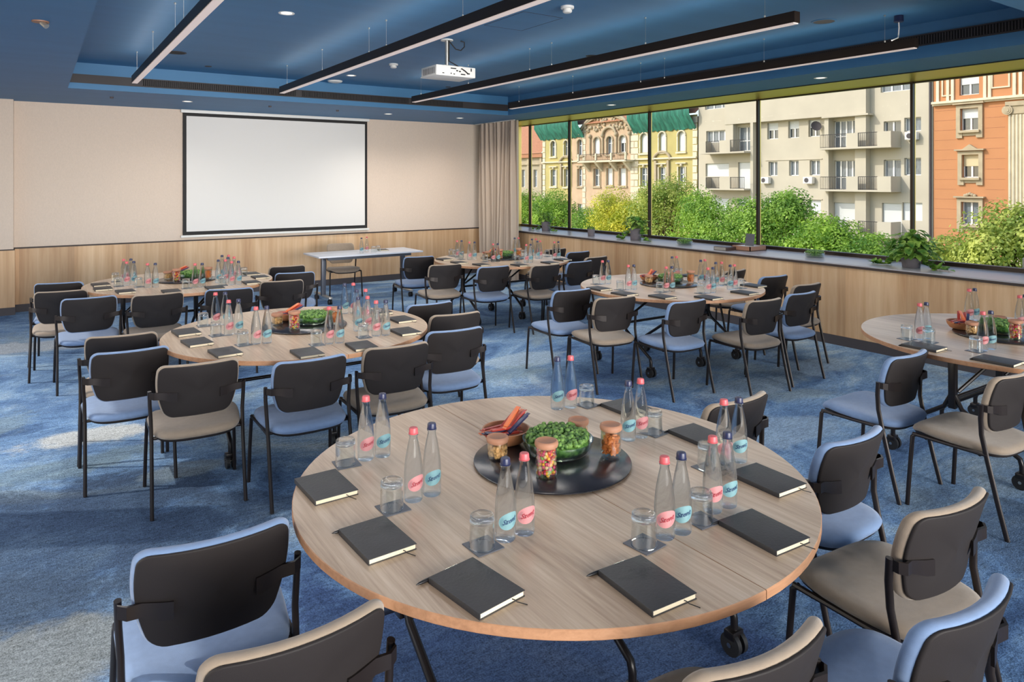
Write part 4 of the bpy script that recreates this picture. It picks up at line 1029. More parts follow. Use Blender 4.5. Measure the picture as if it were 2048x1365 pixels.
def bush(x, y, label, r, h, n, ln, pot=None, trail=0, name='potted_pothos', seed=1, cat='plant', shift=0.0):
    rnd = random.Random(seed)
    e = tag(empty(name, (x, y, ZS)), label, cat)
    pr, ph = pot if pot else (0, 0)
    if pot:
        MB().lathe([(0, 0.0), (pr * 0.86, 0.0), (pr * 0.9, 0.004), (pr, ph), (pr * 0.9, ph), (pr * 0.86, ph - 0.02), (0, ph - 0.02)], 32).build('pot', M['concrete'], e)
    st = MB(); lf = MB()
    for q in range(n):
        a = rnd.random() * 2 * pi; el = rnd.uniform(0.1, 1.35)
        rr = r * rnd.uniform(0.4, 1.0)
        tip = Vector((rr * cos(a) * cos(el) * 0.8, rr * sin(a) * cos(el), ph + h * sin(el) * rnd.uniform(0.55, 1.0)))
        b0 = Vector((pr * 0.5 * cos(a), pr * 0.5 * sin(a), max(0.004, ph - 0.01)))
        st.tube([b0, b0.lerp(tip, 0.5) + Vector((0, 0, 0.02)), tip], 0.0016, 5)
        d = Vector((cos(a + rnd.uniform(-.8, .8)), sin(a + rnd.uniform(-.8, .8)), rnd.uniform(-0.7, 0.3)))
        leaf_geo(lf, tip, d, (0, 0, 1), ln * rnd.uniform(0.7, 1.2), ln * 0.36 * rnd.uniform(.8, 1.1), 0.3)
    for q in range(trail):
        sgn = -1 if q % 2 else 1
        y0 = 0; pts = [(rnd.uniform(-.02, .02), 0, ph)]; L = rnd.uniform(0.14, 0.30)
        for i in range(1, 7):
            t = i / 6; pts.append((-0.03 * t + rnd.uniform(-.02, .02), sgn * (pr + L * t) + shift, max(0.01, ph * (1 - t * 1.6) + 0.01)))
        st.tube(pts, 0.0015, 5)
        for p in pts[1:]:
            for w_ in (0, 1): leaf_geo(lf, p, (rnd.uniform(-1, 1), rnd.uniform(-1, 1), rnd.uniform(0.0, .7)), (0, 0, 1), ln * rnd.uniform(.6, .9), ln * 0.3, 0.2)
    st.build('stems', M['stem'], e); lf.build('foliage', M['leaf'], e, ang=80)
    return e
bush(7.30, 9.75, 'leafy trailing plant in grey pot on the sill next to the curtain', 0.17, 0.20, 46, 0.075, (0.08, 0.165), 4, seed=2)
bush(7.21, 8.45, 'short tuft of green in a small grey pot on the sill', 0.07, 0.035, 60, 0.035, (0.058, 0.12), 0, name='potted_succulent', seed=3)
bush(7.25, 7.50, 'large grey pot with variegated leafy plant on the sill behind the middle right table', 0.22, 0.22, 60, 0.10, (0.085, 0.175), 5, seed=5)
bush(7.30, 3.62, 'big bushy pothos spilling over the sill before the orange building', 0.25, 0.30, 150, 0.105, (0.09, 0.10), 7, seed=9)
for x, y, lab in ((7.31, 6.62, 'low glass bowl of green moss on the sill left of the open box'), (7.36, 4.72, 'low glass bowl of green moss on the sill right of the open box')):
    o = copy_tree(MO); o.location = (x, y, ZS + 0.001); o.scale = (0.85, 0.85, 1); tag(o, lab, 'bowl', 'moss bowls on the sill')
bx = tag(empty('presentation_box', (7.42, 5.66, ZS), R(0)), 'wooden presentation box with raised tablet-like lid on the sill', 'box')
f = MB(); f.box(-0.16, 0.16, -0.14, 0.14, 0, 0.006); f.box(-0.16, 0.16, -0.14, -0.13, 0, 0.058); f.box(-0.16, 0.16, 0.13, 0.14, 0, 0.058); f.box(-0.16, -0.15, -0.14, 0.14, 0, 0.058); f.box(0.15, 0.16, -0.14, 0.14, 0, 0.058)
f.build('tray', M['box_wood'], bx, smooth=False)
MB().box(-0.148, 0.148, -0.128, 0.128, 0.006, 0.052).build('packed_cards', M['white'], bx, smooth=False)
MB().box(-0.01, 0.004, -0.06, 0.06, 0.05, 0.205, T=Matrix.Rotation(R(10), 4, 'Y')).build('raised_panel', M['coaster'], bx, smooth=False)
bx = tag(empty('drawer_box', (7.17, 5.83, ZS)), 'flat dark drawer box pulled out beside the presentation box', 'box')
MB().box(-0.09, 0.09, -0.10, 0.10, 0, 0.045, bev=0.003).build('case', M['box_dark'], bx)
MB().box(-0.095, -0.0905, -0.088, 0.088, 0.006, 0.040).build('drawer_front', M['steel'], bx, smooth=False)

# ------------------------------------------------------------------ outside
M['white_wall'] = pbr('cream render facade', (192, 183, 164), 0.9, var=0.05, vscale=0.7, bump=0.1, bscale=8)
M['orange_wall'] = pbr('orange render facade', (190, 132, 90), 0.9, var=0.04, vscale=0.8)
M['yellow_wall'] = pbr('yellow render facade', (186, 172, 112), 0.9, var=0.08, vscale=0.9)
M['pink_wall'] = pbr('pinkish stone facade', (198, 170, 140), 0.9, var=0.10, vscale=1.2)
M['grey_wall'] = pbr('grey beige facade', (176, 164, 140), 0.9, var=0.08, vscale=0.8)
M['stone'] = pbr('carved stone trim', (178, 162, 134), 0.85, var=0.12, vscale=2)
M['stone_lt'] = pbr('pale stone trim', (216, 204, 178), 0.85, var=0.1, vscale=2)
M['tile'] = pbr('terracotta roof tiles', (176, 122, 90), 0.8, var=0.2, vscale=9, bump=0.6, bscale=14)
M['net'] = pbr('green scaffold netting', (52, 122, 104), 0.7, var=0.45, vscale=1.6, stretch=(1, 2.2, 0.5), bump=0.5, bscale=5)
M['wglass'] = pbr('dark window glass', (62, 70, 76), 0.12, spec=0.9)
M['curtained'] = pbr('curtained glass', (116, 124, 130), 0.25, var=0.3, vscale=6, stretch=(1, 6, 0.5))
M['wframe'] = pbr('white window frame', (236, 234, 228), 0.5)
M['blind'] = pbr('roller shutter slats', (214, 216, 214), 0.6, bump=0.3, bscale=20, stretch=(0.1, 0.1, 6))
M['blind_tan'] = pbr('tan roller shutter', (206, 188, 150), 0.6, bump=0.3, bscale=20, stretch=(0.1, 0.1, 6))
M['rail'] = pbr('dark iron railing', (48, 44, 44), 0.5)
M['asphalt'] = pbr('street asphalt', (96, 96, 98), 0.9, var=0.1, vscale=1)
M['pave'] = pbr('pavement', (160, 154, 144), 0.9, var=0.1, vscale=2)
XF = 46.0; ZG = -6.0
def holed_wall(g, y0, y1, z0, z1, holes, X, depth=0.28, mi=0):
    ys = sorted(set([y0, y1] + [v for h in holes for v in h[:2]])); zs = sorted(set([z0, z1] + [v for h in holes for v in h[2:4]]))
    for a, b in zip(ys[:-1], ys[1:]):
        for c_, d in zip(zs[:-1], zs[1:]):
            my, mz = (a + b) / 2, (c_ + d) / 2
            if any(h[0] < my < h[1] and h[2] < mz < h[3] for h in holes): continue
            g.add([(X, a, c_), (X, b, c_), (X, b, d), (X, a, d)], [(0, 3, 2, 1)], mi)
    for h in holes:
        a, b, c_, d = h[:4]
        g.add([(X, a, c_), (X, b, c_), (X, b, d), (X, a, d), (X + depth, a, c_), (X + depth, b, c_), (X + depth, b, d), (X + depth, a, d)], [(0, 1, 5, 4), (1, 2, 6, 5), (2, 3, 7, 6), (3, 0, 4, 7)], mi)
        if len(h) > 4 and h[4]:   # arched head: fill the two top corners
            r_ = (b - a) / 2; cy = (a + b) / 2; cz = d - r_; n = 8
            for s in (-1, 1):
                vs = [(X - 0.001, cy + s * r_, d)] + [(X - 0.001, cy + s * r_ * cos(pi / 2 * q / n), cz + r_ * sin(pi / 2 * q / n)) for q in range(n + 1)]
                g.add(vs, [(0, q + 1, q + 2) for q in range(n)], mi)
def facade_window(par, X, h, kind='glass', bars=2, door=False, surround=None):
    a, b, c_, d = h[:4]; xx = X + 0.2
    f = MB(); t = 0.05
    f.box(xx, xx + 0.06, a, b, d - t, d); f.box(xx, xx + 0.06, a, b, c_, c_ + t); f.box(xx, xx + 0.06, a, a + t, c_, d); f.box(xx, xx + 0.06, b - t, b, c_, d)
    for q in range(1, bars): y = a + (b - a) * q / bars; f.box(xx - 0.01, xx + 0.06, y - 0.05, y + 0.05, c_, d)
    if (d - c_) > 1.4: z = c_ + (d - c_) * (0.62 if not door else 0.42); f.box(xx, xx + 0.055, a, b, z - 0.03, z + 0.03)
    wo_ = f.build('window', M['wframe'], par, smooth=False)
    sh = {'glass': 0, 'half': 0.45, 'shut': 1.0, 'curt': 0, 'tan': 0.5}[kind]
    MB().add([(xx + 0.05, a, c_), (xx + 0.05, b, c_), (xx + 0.05, b, d), (xx + 0.05, a, d)], [(0, 3, 2, 1)]).build('pane', M['curtained'] if kind == 'curt' else M['wglass'], wo_, smooth=False)
    if sh:
        MB().box(xx - 0.04, xx - 0.015, a + 0.02, b - 0.02, d - (d - c_) * sh, d).build('shutter', M['blind_tan'] if kind == 'tan' else M['blind'], wo_, smooth=False)
    if surround: pass
def railing(par, X0, X1, y0, y1, z0, z1, step=0.12, name='railing', ends=True):
    g = MB()
    g.box(X0, X0 + 0.03, y0, y1, z1 - 0.04, z1); g.box(X0, X0 + 0.03, y0, y1, z0 + 0.05, z0 + 0.08)
    n = max(2, int((y1 - y0) / step))
    for q in range(n + 1):
        y = y0 + (y1 - y0) * q / n; g.box(X0, X0 + 0.02, y - 0.01, y + 0.01, z0, z1)
    g.build(name, M['rail'], par, smooth=False)

struct(MB().box(8.3, 80, -30, 110, ZG - 0.3, ZG).build('street', M['asphalt'], smooth=False))
struct(MB().box(36, XF + 0.3, -30, 110, ZG, ZG + 0.15).build('pavement', M['pave'], smooth=False))
M['grass'] = leafy('sunlit verge', (110, 136, 60), (158, 172, 92), 1.5, 0.1)
struct(MB().box(11, 34, -30, 110, ZG, ZG + 0.12).build('ground_verge', M['grass'], smooth=False))
struct(MB().box(-2.3, 8.0, YR - 0.3, YB + 0.3, ZG, -0.2).build('wall_lower_storey', M['wallpaint'], smooth=False))

# cream modernist block
b1 = tag(empty('apartment_block', (0, 0, 0)), 'cream modernist apartment block with balconies in the middle of the window view', 'building')
HA = [(36.97, 39.31, 4.85, 5.82), (34.66, 36.12, 4.05, 5.95), (32.48, 33.43, 4.86, 6.08), (30.74, 31.63, 4.86, 6.1), (29.09, 29.99, 4.87, 6.07), (26.37, 28.08, 3.98, 5.86), (23.45, 24.56, 3.98, 5.60), (22.21, 23.24, 4.86, 5.74)]
HB = [(37.0, 39.38, 2.06, 3.13), (34.6, 36.12, 1.10, 3.17), (32.54, 33.32, 2.08, 3.16), (30.77, 31.56, 2.09, 3.19), (29.09, 29.89, 2.11, 3.18), (26.37, 28.04, 1.1, 3.12), (23.45, 24.56, 1.1, 3.09), (22.21, 23.24, 2.07, 3.17)]
HC = [(37.0, 39.38, -0.8, 0.3), (34.6, 36.12, -1.75, 0.3), (32.5, 33.4, -0.75, 0.33), (30.77, 31.6, -0.75, 0.33), (29.02, 29.94, -0.6, 0.33), (26.37, 28.08, -1.75, 0.21), (23.4, 24.68, -1.75, 0.26), (22.13, 23.36, -0.81, 0.33)]
HD = [(y0, y1, z0 - 2.88, z1 - 2.88) for y0, y1, z0, z1 in HC]
HZ = [(37.03, 39.44, 7.6, 8.8), (22.85, 24.76, 7.51, 8.8)]
g = MB(); holed_wall(g, 21.5, 40.13, ZG, 9.6, HA + HB + HC + HD + HZ, XF)
g.box(XF, XF + 9, 21.5, 40.13, 9.6, 9.9)
g.add([(XF, 21.5, ZG), (XF + 9, 21.5, ZG), (XF + 9, 21.5, 9.6), (XF, 21.5, 9.6)], [(0, 1, 2, 3)]); g.add([(XF, 40.13, ZG), (XF + 9, 40.13, ZG), (XF + 9, 40.13, 9.6), (XF, 40.13, 9.6)], [(3, 2, 1, 0)])
g.build('wall', M['white_wall'], b1, smooth=False)
MB().box(XF + 0.5, XF + 9, 21.6, 40.0, ZG, 9.5).build('interior', M['blk'], b1, smooth=False)
kA = ['curt', 'curt', 'half', 'half', 'half', 'curt', 'glass', 'curt']; kB = ['shut', 'shut', 'curt', 'curt', 'curt', 'curt', 'curt', 'curt']; kC = ['shut', 'shut', 'shut', 'curt', 'shut', 'shut', 'shut', 'shut']
for hs_, ks in ((HA, kA), (HB, kB), (HC, kC), (HD, kA)):
    for h, kd in zip(hs_, ks): facade_window(b1, XF, h, kd, bars=4 if h[1] - h[0] > 1.6 else 2, door=(h[3] - h[2]) > 1.5)
for h in HZ: facade_window(b1, XF, h, 'curt', bars=3)
by = MB()   # the projecting upper bay with its canopies
by.box(XF - 0.55, XF, 25.45, 36.97, 6.18, 9.6); by.box(XF - 0.75, XF, 25.2, 28.5, 6.06, 6.18)
by.box(XF - 0.55, XF, 28.10, 28.41, 3.7, 6.18); by.box(XF - 0.55, XF, 28.10, 28.41, -1.94, 3.7); by.box(XF - 0.55, XF, 25.45, 26.2, -3.5, 6.18)
by.box(XF - 0.55, XF, 34.3, 34.55, -3.5, 6.18); by.box(XF - 0.5, XF, 36.2, 36.95, 3.9, 6.2); by.box(XF - 0.55, XF, 28.41, 34.3, -3.5, 4.6 - 0.0) if False else None
by.build('bay', M['white_wall'], b1, smooth=False)
for zb, zt_ in ((3.84, 4.88), (1.0, 2.0), (-1.94, -0.92)):
    p_ = MB(); p_.box(XF - 1.28, XF, 23.41, 28.36, zb, zb + 0.12)
    p_.box(XF - 1.25, XF - 1.12, 25.6, 26.4, zb + 0.12, zt_); p_.box(XF - 1.25, XF - 1.12, 23.44, 24.3, zb + 0.12, zt_); p_.box(XF - 1.12, XF - 0.01, 23.44, 23.56, zb + 0.12, zt_)
    bo = p_.build('balcony', M['white_wall'], b1, smooth=False)
    railing(bo, XF - 1.2, 0, 24.3, 25.6, zb + 0.1, zt_); railing(bo, XF - 1.2, 0, 26.4, 28.3, zb + 0.1, zt_)
for zb, zt_ in ((3.86, 4.89), (0.98, 2.0)):
    p_ = MB(); p_.box(XF - 1.28, XF, 34.56, 38.93, zb, zb + 0.12); p_.box(XF - 1.25, XF - 1.12, 35.9, 36.9, zb + 0.12, zt_); p_.box(XF - 1.12, XF - 0.01, 38.78, 38.9, zb + 0.12, zt_); p_.box(XF - 1.25, XF - 1.12, 38.3, 38.9, zb + 0.12, zt_)
    bo = p_.build('balcony', M['white_wall'], b1, smooth=False)
    railing(bo, XF - 1.2, 0, 34.6, 35.9, zb + 0.1, zt_); railing(bo, XF - 1.2, 0, 36.9, 38.3, zb + 0.1, zt_)
for z in (6.12, 3.24, 0.36): MB().box(XF - 0.06, XF, 28.9, 33.6, z, z + 0.06).build('string_course', M['white_wall'], b1, smooth=False)
MB().tube([(XF - 0.1, 21.62, ZG), (XF - 0.1, 21.62, 9.6)], 0.07, 10).build('downpipe', M['base'], b1)
for (y, z, lab) in ((33.4, 1.75, 'white air conditioner under the left window of the cream block'), (29.8, 1.75, 'white air conditioner left of the balconies of the cream block'), (22.65, 4.55, 'white air conditioner beside the upper balcony of the cream block')):
    e = tag(empty('air_conditioner', (XF - 0.3, y, z)), lab, 'air conditioner', 'outdoor air conditioners')
    MB().box(-0.12, 0.24, -0.36, 0.36, -0.24, 0.24, bev=0.03).build('casing', M['white'], e)
    MB().tube([(-0.13, 0.08, 0), (-0.115, 0.08, 0)], 0.17, 24).build('fan_grille', M['base'], e)
    MB().box(0.0, 0.3, -0.3, 0.3, -0.28, -0.245).build('bracket', M['steel'], e, smooth=False)
e = tag(empty('satellite_dish', (XF - 0.4, 29.15, 5.55)), 'grey satellite dish on the cream block by the upper windows', 'satellite dish')
MB().lathe([(0, 0), (0.2, 0.03), (0.36, 0.1), (0.36, 0.11), (0.2, 0.05), (0, 0.02)], 24).build('dish', M['base'], e).rotation_euler = (0, R(-70), R(50))
MB().tube([(0, 0, 0), (0.4, 0, -0.1)], 0.03, 8).build('mast', M['rail'], e)

# orange neoclassical block
b2 = tag(empty('orange_building', (0, 0, 0)), 'orange neoclassical building with stone window surrounds at the right of the view', 'building')
HO = [(18.93, 19.92, 4.72, 6.04), (18.92, 19.83, 1.91, 3.27), (18.92, 19.87, -0.9, 0.46), (18.92, 19.87, -3.9, -2.4), (18.93, 20.0, 6.84, 8.0), (14.2, 15.2, 4.72, 6.04), (14.2, 15.2, 1.91, 3.27), (14.2, 15.2, -0.9, 0.46)]
g = MB(); holed_wall(g, 6, 21.45, ZG, 9.8, HO, XF)
g.add([(XF, 21.45, ZG), (XF + 9, 21.45, ZG), (XF + 9, 21.45, 9.8), (XF, 21.45, 9.8)], [(3, 2, 1, 0)]); g.box(XF, XF + 9, 6, 21.45, 9.8, 10.2)
g.build('wall', M['orange_wall'], b2, smooth=False)
MB().box(XF + 0.5, XF + 9, 6.1, 21.3, ZG, 9.7).build('interior', M['blk'], b2, smooth=False)
for i, h in enumerate(HO): facade_window(b2, XF, h, ['half', 'tan', 'curt', 'curt', 'half', 'half', 'glass', 'curt'][i], 2)
for i, h in enumerate(HO):
    a, b, c_, d = h[:4]
    if d > 7: continue
    s_ = MB(); q = 0.22
    s_.box(XF - 0.12, XF, a - q, a, c_ - 0.139, d); s_.box(XF - 0.12, XF, b, b + q, c_ - 0.139, d); s_.box(XF - 0.12, XF, a - q, b + q, d, d + 0.2)
    s_.box(XF - 0.3, XF, a - q - 0.12, b + q + 0.12, d + 0.24, d + 0.33); s_.box(XF - 0.28, XF, a - 0.1, b + 0.1, c_ - 0.14, c_); s_.box(XF - 0.12, XF, a - q, a + 0.12, c_ - 0.45, c_ - 0.14); s_.box(XF - 0.12, XF, b - 0.12, b + q, c_ - 0.45, c_ - 0.14); s_.box(XF - 0.08, XF, a + 0.12, b - 0.12, c_ - 0.32, c_ - 0.14)
    cy = (a + b) / 2
    if i in (1, 6): s_.add([(XF - 0.2, cy - 0.4, d + 0.33), (XF - 0.2, cy + 0.4, d + 0.33), (XF - 0.2, cy, d + 0.62), (XF, cy - 0.4, d + 0.33), (XF, cy + 0.4, d + 0.33), (XF, cy, d + 0.62)], [(0, 2, 1), (0, 3, 5, 2), (1, 2, 5, 4)])
    else:
        for q2 in range(-2, 3): s_.ball((XF - 0.08, cy + q2 * 0.13, d + 0.38 + 0.1 * (2 - abs(q2)) / 2), 0.1, 0, 8, 5)
    s_.build('window_surround', M['stone'], b2, ang=30)
cn = MB(); cn.box(XF - 0.35, XF, 6, 21.45, 6.42, 6.56); cn.box(XF - 0.2, XF, 6, 21.45, 6.32, 6.42); cn.build('cornice', M['stone_lt'], b2, smooth=False)
for y in (21.2, 20.62, 20.35, 18.6, 18.35, 17.1, 16.8, 16.5, 15.4): MB().box(XF - 0.1, XF, y - 0.08, y + 0.08, 6.56, 9.8).build('pilaster_strip', M['stone_lt'], b2, smooth=False)
fp = MB()
for (a, b, c_, d) in ((20.44, 20.89, 6.95, 9.0), (17.40, 18.2, 7.15, 9.0)):
    fp.box(XF - 0.08, XF, a - .08, b + .08, c_ - .08, c_); fp.box(XF - 0.08, XF, a - .08, a, c_, d); fp.box(XF - 0.08, XF, b, b + .08, c_, d)
fp.build('panel_frame', M['stone_lt'], b2, smooth=False)
gr = MB()
for z in [ZG + 0.6 * q for q in range(1, 21)]:
    if z < 6.2: gr.box(XF - 0.012, XF, 17.6, 18.6, z, z + 0.02); gr.box(XF - 0.012, XF, 20.2, 21.4, z, z + 0.02)
gr.build('wall_joints', M['tile'], b2, smooth=False)
pl = empty('fluted_pilaster'); pl.parent = b2
MB().box(XF - 0.35, XF, 15.7, 17.3, ZG, 5.5).build('shaft', M['stone'], pl, smooth=False)
fl = MB()
for q in range(9): y = 15.78 + q * 0.18; fl.tube([(XF - 0.35, y, ZG), (XF - 0.35, y, 5.45)], 0.055, 8)
fl.build('flutes', M['stone_lt'], pl)
cp_ = MB(); cp_.box(XF - 0.5, XF, 15.6, 17.4, 5.95, 6.2)
for y in (15.7, 17.3):
    for q in range(3): cp_.tube([(XF - 0.5 - 0.03 * q, y, 5.72), (XF, y, 5.72)], 0.27 - 0.08 * q, 20)
cp_.box(XF - 0.42, XF, 15.7, 17.3, 5.5, 5.95); cp_.build('capital', M['stone'], pl, ang=30)

# ornate yellow and pink block with green netting
b3 = tag(empty('ornate_building', (0, 0, 0)), 'ornate yellow and pink historic building with green netting under the eaves', 'building')
Y3T = [(59.67, 60.57, 4.33, 5.98), (57.57, 58.25, 4.32, 5.93), (55.2, 56.02, 4.31, 5.93), (52.56, 53.49, 4.33, 6.01), (50.7, 51.58, 4.27, 6.01), (48.85, 49.76, 4.41, 6.01), (45.97, 46.95, 4.27, 6.05), (43.83, 44.63, 4.29, 6.02), (41.58, 42.39, 4.26, 5.98)]
Y3M = [(59.58, 60.54, 1.13, 2.9), (57.53, 58.25, 1.09, 2.92), (55.23, 56.02, 1.16, 2.94), (52.56, 53.49, 1.18, 2.91), (50.7, 51.58, 1.29, 2.93), (48.85, 49.79, 1.25, 2.9), (46.03, 46.95, 1.2, 2.91), (43.83, 44.63, 1.2, 2.92), (41.58, 42.34, 1.2, 2.93)]
Y3L = [(a, b, c_ - 3.6, d - 3.6) for a, b, c_, d in Y3M]
holesT = [(a, b, c_, d, True) for a, b, c_, d in Y3T]
def part_holes(y0, y1): return [h for h in holesT + [x + (False,) for x in Y3M] + [x + (False,) for x in Y3L] if y0 < (h[0] + h[1]) / 2 < y1]
g = MB(); holed_wall(g, 57.14, 62.06, ZG, 7.3, part_holes(57.14, 62.06), XF); holed_wall(g, 40.23, 47.75, ZG, 7.3, part_holes(40.23, 47.75), XF); g.build('wall', M['yellow_wall'], b3, smooth=False)
g = MB(); holed_wall(g, 47.75, 57.14, ZG, 6.4, part_holes(47.75, 57.14), XF)
# curved gable
n = 24; gv = [(XF, 47.75, 6.4)] + [(XF, 48.2 + 7.2 * q / n, 6.4 + 1.9 * sin(pi * q / n) ** 0.6) for q in range(n + 1)] + [(XF, 55.6, 6.4)]
g.add([(XF, 51.8, 6.4)] + gv, [(0, q + 2, q + 1) for q in range(len(gv) - 1)]); g.add([(XF, 55.6, 6.4), (XF, 57.14, 6.4), (XF, 57.14, 7.0), (XF, 55.6, 6.9)], [(0, 3, 2, 1)])
g.build('wall', M['pink_wall'], b3, smooth=False)
MB().box(XF + 0.5, XF + 9, 40.4, 62.0, ZG, 7.2).build('interior', M['blk'], b3, smooth=False)
for i, h in enumerate(Y3T): facade_window(b3, XF, h, 'shut' if i in (3, 6, 7, 8) else ('half' if i == 5 else 'curt'), 2)
for i, h in enumerate(Y3M): facade_window(b3, XF, h, 'shut' if i in (4, 5) else 'curt', 2)
for i, h in enumerate(Y3L): facade_window(b3, XF, h, 'curt', 2)
for i, h in enumerate(Y3T + Y3M):
    a, b, c_, d = h[:4]; s_ = MB(); arch = i < 9
    s_.box(XF - 0.15, XF, a - 0.18, b + 0.18, c_ - 0.2, c_ - 0.05)
    s_.box(XF - 0.08, XF, a - 0.12, a, c_, d - (0.45 if arch else 0)); s_.box(XF - 0.08, XF, b, b + 0.12, c_, d - (0.45 if arch else 0))
    if arch:
        cy = (a + b) / 2; r_ = (b - a) / 2 + 0.06
        s_.tube([(XF - 0.05, cy + r_ * cos(pi * q / 10), d - (b - a) / 2 + r_ * sin(pi * q / 10)) for q in range(11)], 0.08, 6)
    else:
        s_.box(XF - 0.2, XF, a - 0.2, b + 0.2, d + 0.25, d + 0.35); s_.ball((XF - 0.08, (a + b) / 2, d + 0.14), 0.14, 0, 8, 5)
    s_.build('window_surround', M['stone_lt'] if i % 9 in (0, 1, 6, 7, 8) else M['stone'], b3, ang=30)
for (y0, y1) in ((57.14, 62.06), (40.23, 47.75), (54.75, 57.14)):
    MB().box(XF - 0.22, XF, y0, y1, 3.62, 3.76).build('string_course', M['stone_lt'], b3, smooth=False)
for yc in (57.9, 44.2):   # arched hoods over the middle windows
    g = MB(); g.tube([(XF - 0.12, yc + 1.0 * cos(pi * q / 12), 3.55 + 0.72 * sin(pi * q / 12)) for q in range(13)], 0.12, 8)
    for s in (-1, 1): g.box(XF - 0.2, XF, yc + s * 0.75 - 0.12, yc + s * 0.75 + 0.12, 1.2, 3.5)
    g.build('arched_hood', M['stone'], b3, ang=40)
g = MB(); g.box(XF - 1.1, XF, 47.75, 54.75, 3.5, 3.66)
for y in (48.3, 50.2, 52.3, 54.2): g.add([(XF - 0.95, y - .15, 3.5), (XF, y - .15, 3.5), (XF, y - .15, 2.6), (XF - 0.95, y + .15, 3.5), (XF, y + .15, 3.5), (XF, y + .15, 2.6)], [(0, 1, 2), (3, 5, 4), (0, 2, 5, 3)])
for y in (47.85, 49.8, 52.0, 54.65): g.box(XF - 1.1, XF - 0.95, y - 0.1, y + 0.1, 3.6, 4.35)
bo = g.build('balcony', M['stone_lt'], b3, smooth=False)
railing(bo, XF - 1.05, 0, 47.85, 54.65, 3.66, 4.32, 0.16)
g = MB()   # gable ornament
for off, rr in ((0.0, 0.16), (0.28, 0.1)):
    g.tube([(XF - 0.15, 48.0 + 7.6 * q / 24, 6.4 + (1.95 - off) * sin(pi * q / 24) ** 0.6) for q in range(25)], rr, 8)
g.tube([(XF - 0.15, 51.1 + 0.95 * cos(pi * q / 12), 6.15 + 0.75 * sin(pi * q / 12)) for q in range(13)], 0.13, 8)
rnd = random.Random(3)
for q in range(60):
    t = rnd.random(); y = 48.4 + 6.8 * t; z = 6.5 + rnd.random() * 1.6 * sin(pi * t) ** 0.6; g.ball((XF - 0.05, y, z), rnd.uniform(0.08, 0.2), 0, 7, 4)
for y in (48.3, 50.15, 52.1, 54.0): g.ball((XF - 0.1, y, 6.15), 0.22, 0, 8, 5); g.tube([(XF - 0.08, y, 4.3), (XF - 0.08, y, 6.0)], 0.1, 8)
g.build('gable_ornament', M['stone'], b3, ang=50)
qn = MB()
for y in (61.8, 40.5, 47.5, 57.3, 55.0, 48.0):
    for q in range(22): qn.box(XF - 0.06, XF, y - 0.22 - 0.06 * (q % 2), y + 0.22, ZG + 0.6 * q, ZG + 0.6 * q + 0.54)
qn.build('quoins', M['stone_lt'], b3, smooth=False)
for (a, b) in ((54.9, 62.3), (40.3, 47.75)):
    g = MB(); n = 40; rnd = random.Random(int(a))
    for q in range(n + 1):
        y = a + (b - a) * q / n; w1 = rnd.uniform(-.06, .06)
        for (x, z) in ((XF + 0.2, 8.3), (XF - 1.0, 7.85), (XF - 0.95 + w1, 7.3), (XF - 0.35 + w1, 6.5), (XF - 0.1, 6.10 + rnd.uniform(-.08, .1))): g.v.append((x, y, z))
    for q in range(n):
        for r_ in range(4): i = q * 5 + r_; g.f.append((i, i + 1, i + 6, i + 5)); g.m.append(0)
    g.build('netting', M['net'], b3, ang=60)
g = MB(); g.add([(XF - 0.3, 40.2, 7.4), (XF - 0.3, 62.1, 7.4), (XF + 5, 62.1, 11.5), (XF + 5, 40.2, 11.5)], [(0, 3, 2, 1)]); g.build('roof', M['tile'], b3, smooth=False)

b4 = tag(empty('tiled_roof_house', (0, 0, 0)), 'grey beige house with terracotta tiled roof beside the curtain edge of view', 'building')
HL = [(63.5, 64.18, 0.99, 2.94), (65.89, 66.51, 0.97, 2.97), (68.4, 69.2, 0.97, 2.97), (63.5, 64.18, -2.7, -0.8), (65.89, 66.6, -2.7, -0.8)]
g = MB(); holed_wall(g, 62.1, 80, ZG, 4.7, HL, XF + 0.3); g.build('wall', M['grey_wall'], b4, smooth=False)
MB().box(XF + 0.8, XF + 9, 62.3, 80, ZG, 4.6).build('interior', M['blk'], b4, smooth=False)
for h in HL: facade_window(b4, XF + 0.3, h, 'curt', 2)
g = MB(); g.add([(XF - 0.2, 62.1, 4.75), (XF - 0.2, 80, 4.75), (XF + 5, 80, 9.5), (XF + 5, 62.1, 9.5)], [(0, 3, 2, 1)]); g.box(XF - 0.1, XF + 0.3, 62.1, 80, 4.3, 4.75); g.build('roof', M['tile'], b4, smooth=False)
g = MB(); g.box(XF + 0.05, XF + 0.3, 62.1, 80, 3.5, 3.7); g.box(XF + 0.05, XF + 0.3, 62.1, 80, 0.0, 0.2)
for y in (62.4, 64.8, 67.4): g.box(XF + 0.1, XF + 0.3, y, y + 0.4, ZG, 4.3)
g.build('stone_bands', M['stone'], b4, smooth=False)

e = tag(empty('handrail', (7.98, 2.88, 0)), 'grey metal pipe handrail outside the glass at the right edge', 'handrail')
MB().tube([(0, 0, 0.55), (0, 0, 0.98)], 0.022, 12).build('post', M['steel'], e); MB().tube([(0, 0.0, 0.97), (0.0, -0.06, 1.0), (0, -1.6, 1.10)], 0.022, 12).build('top_rail', M['steel'], e)

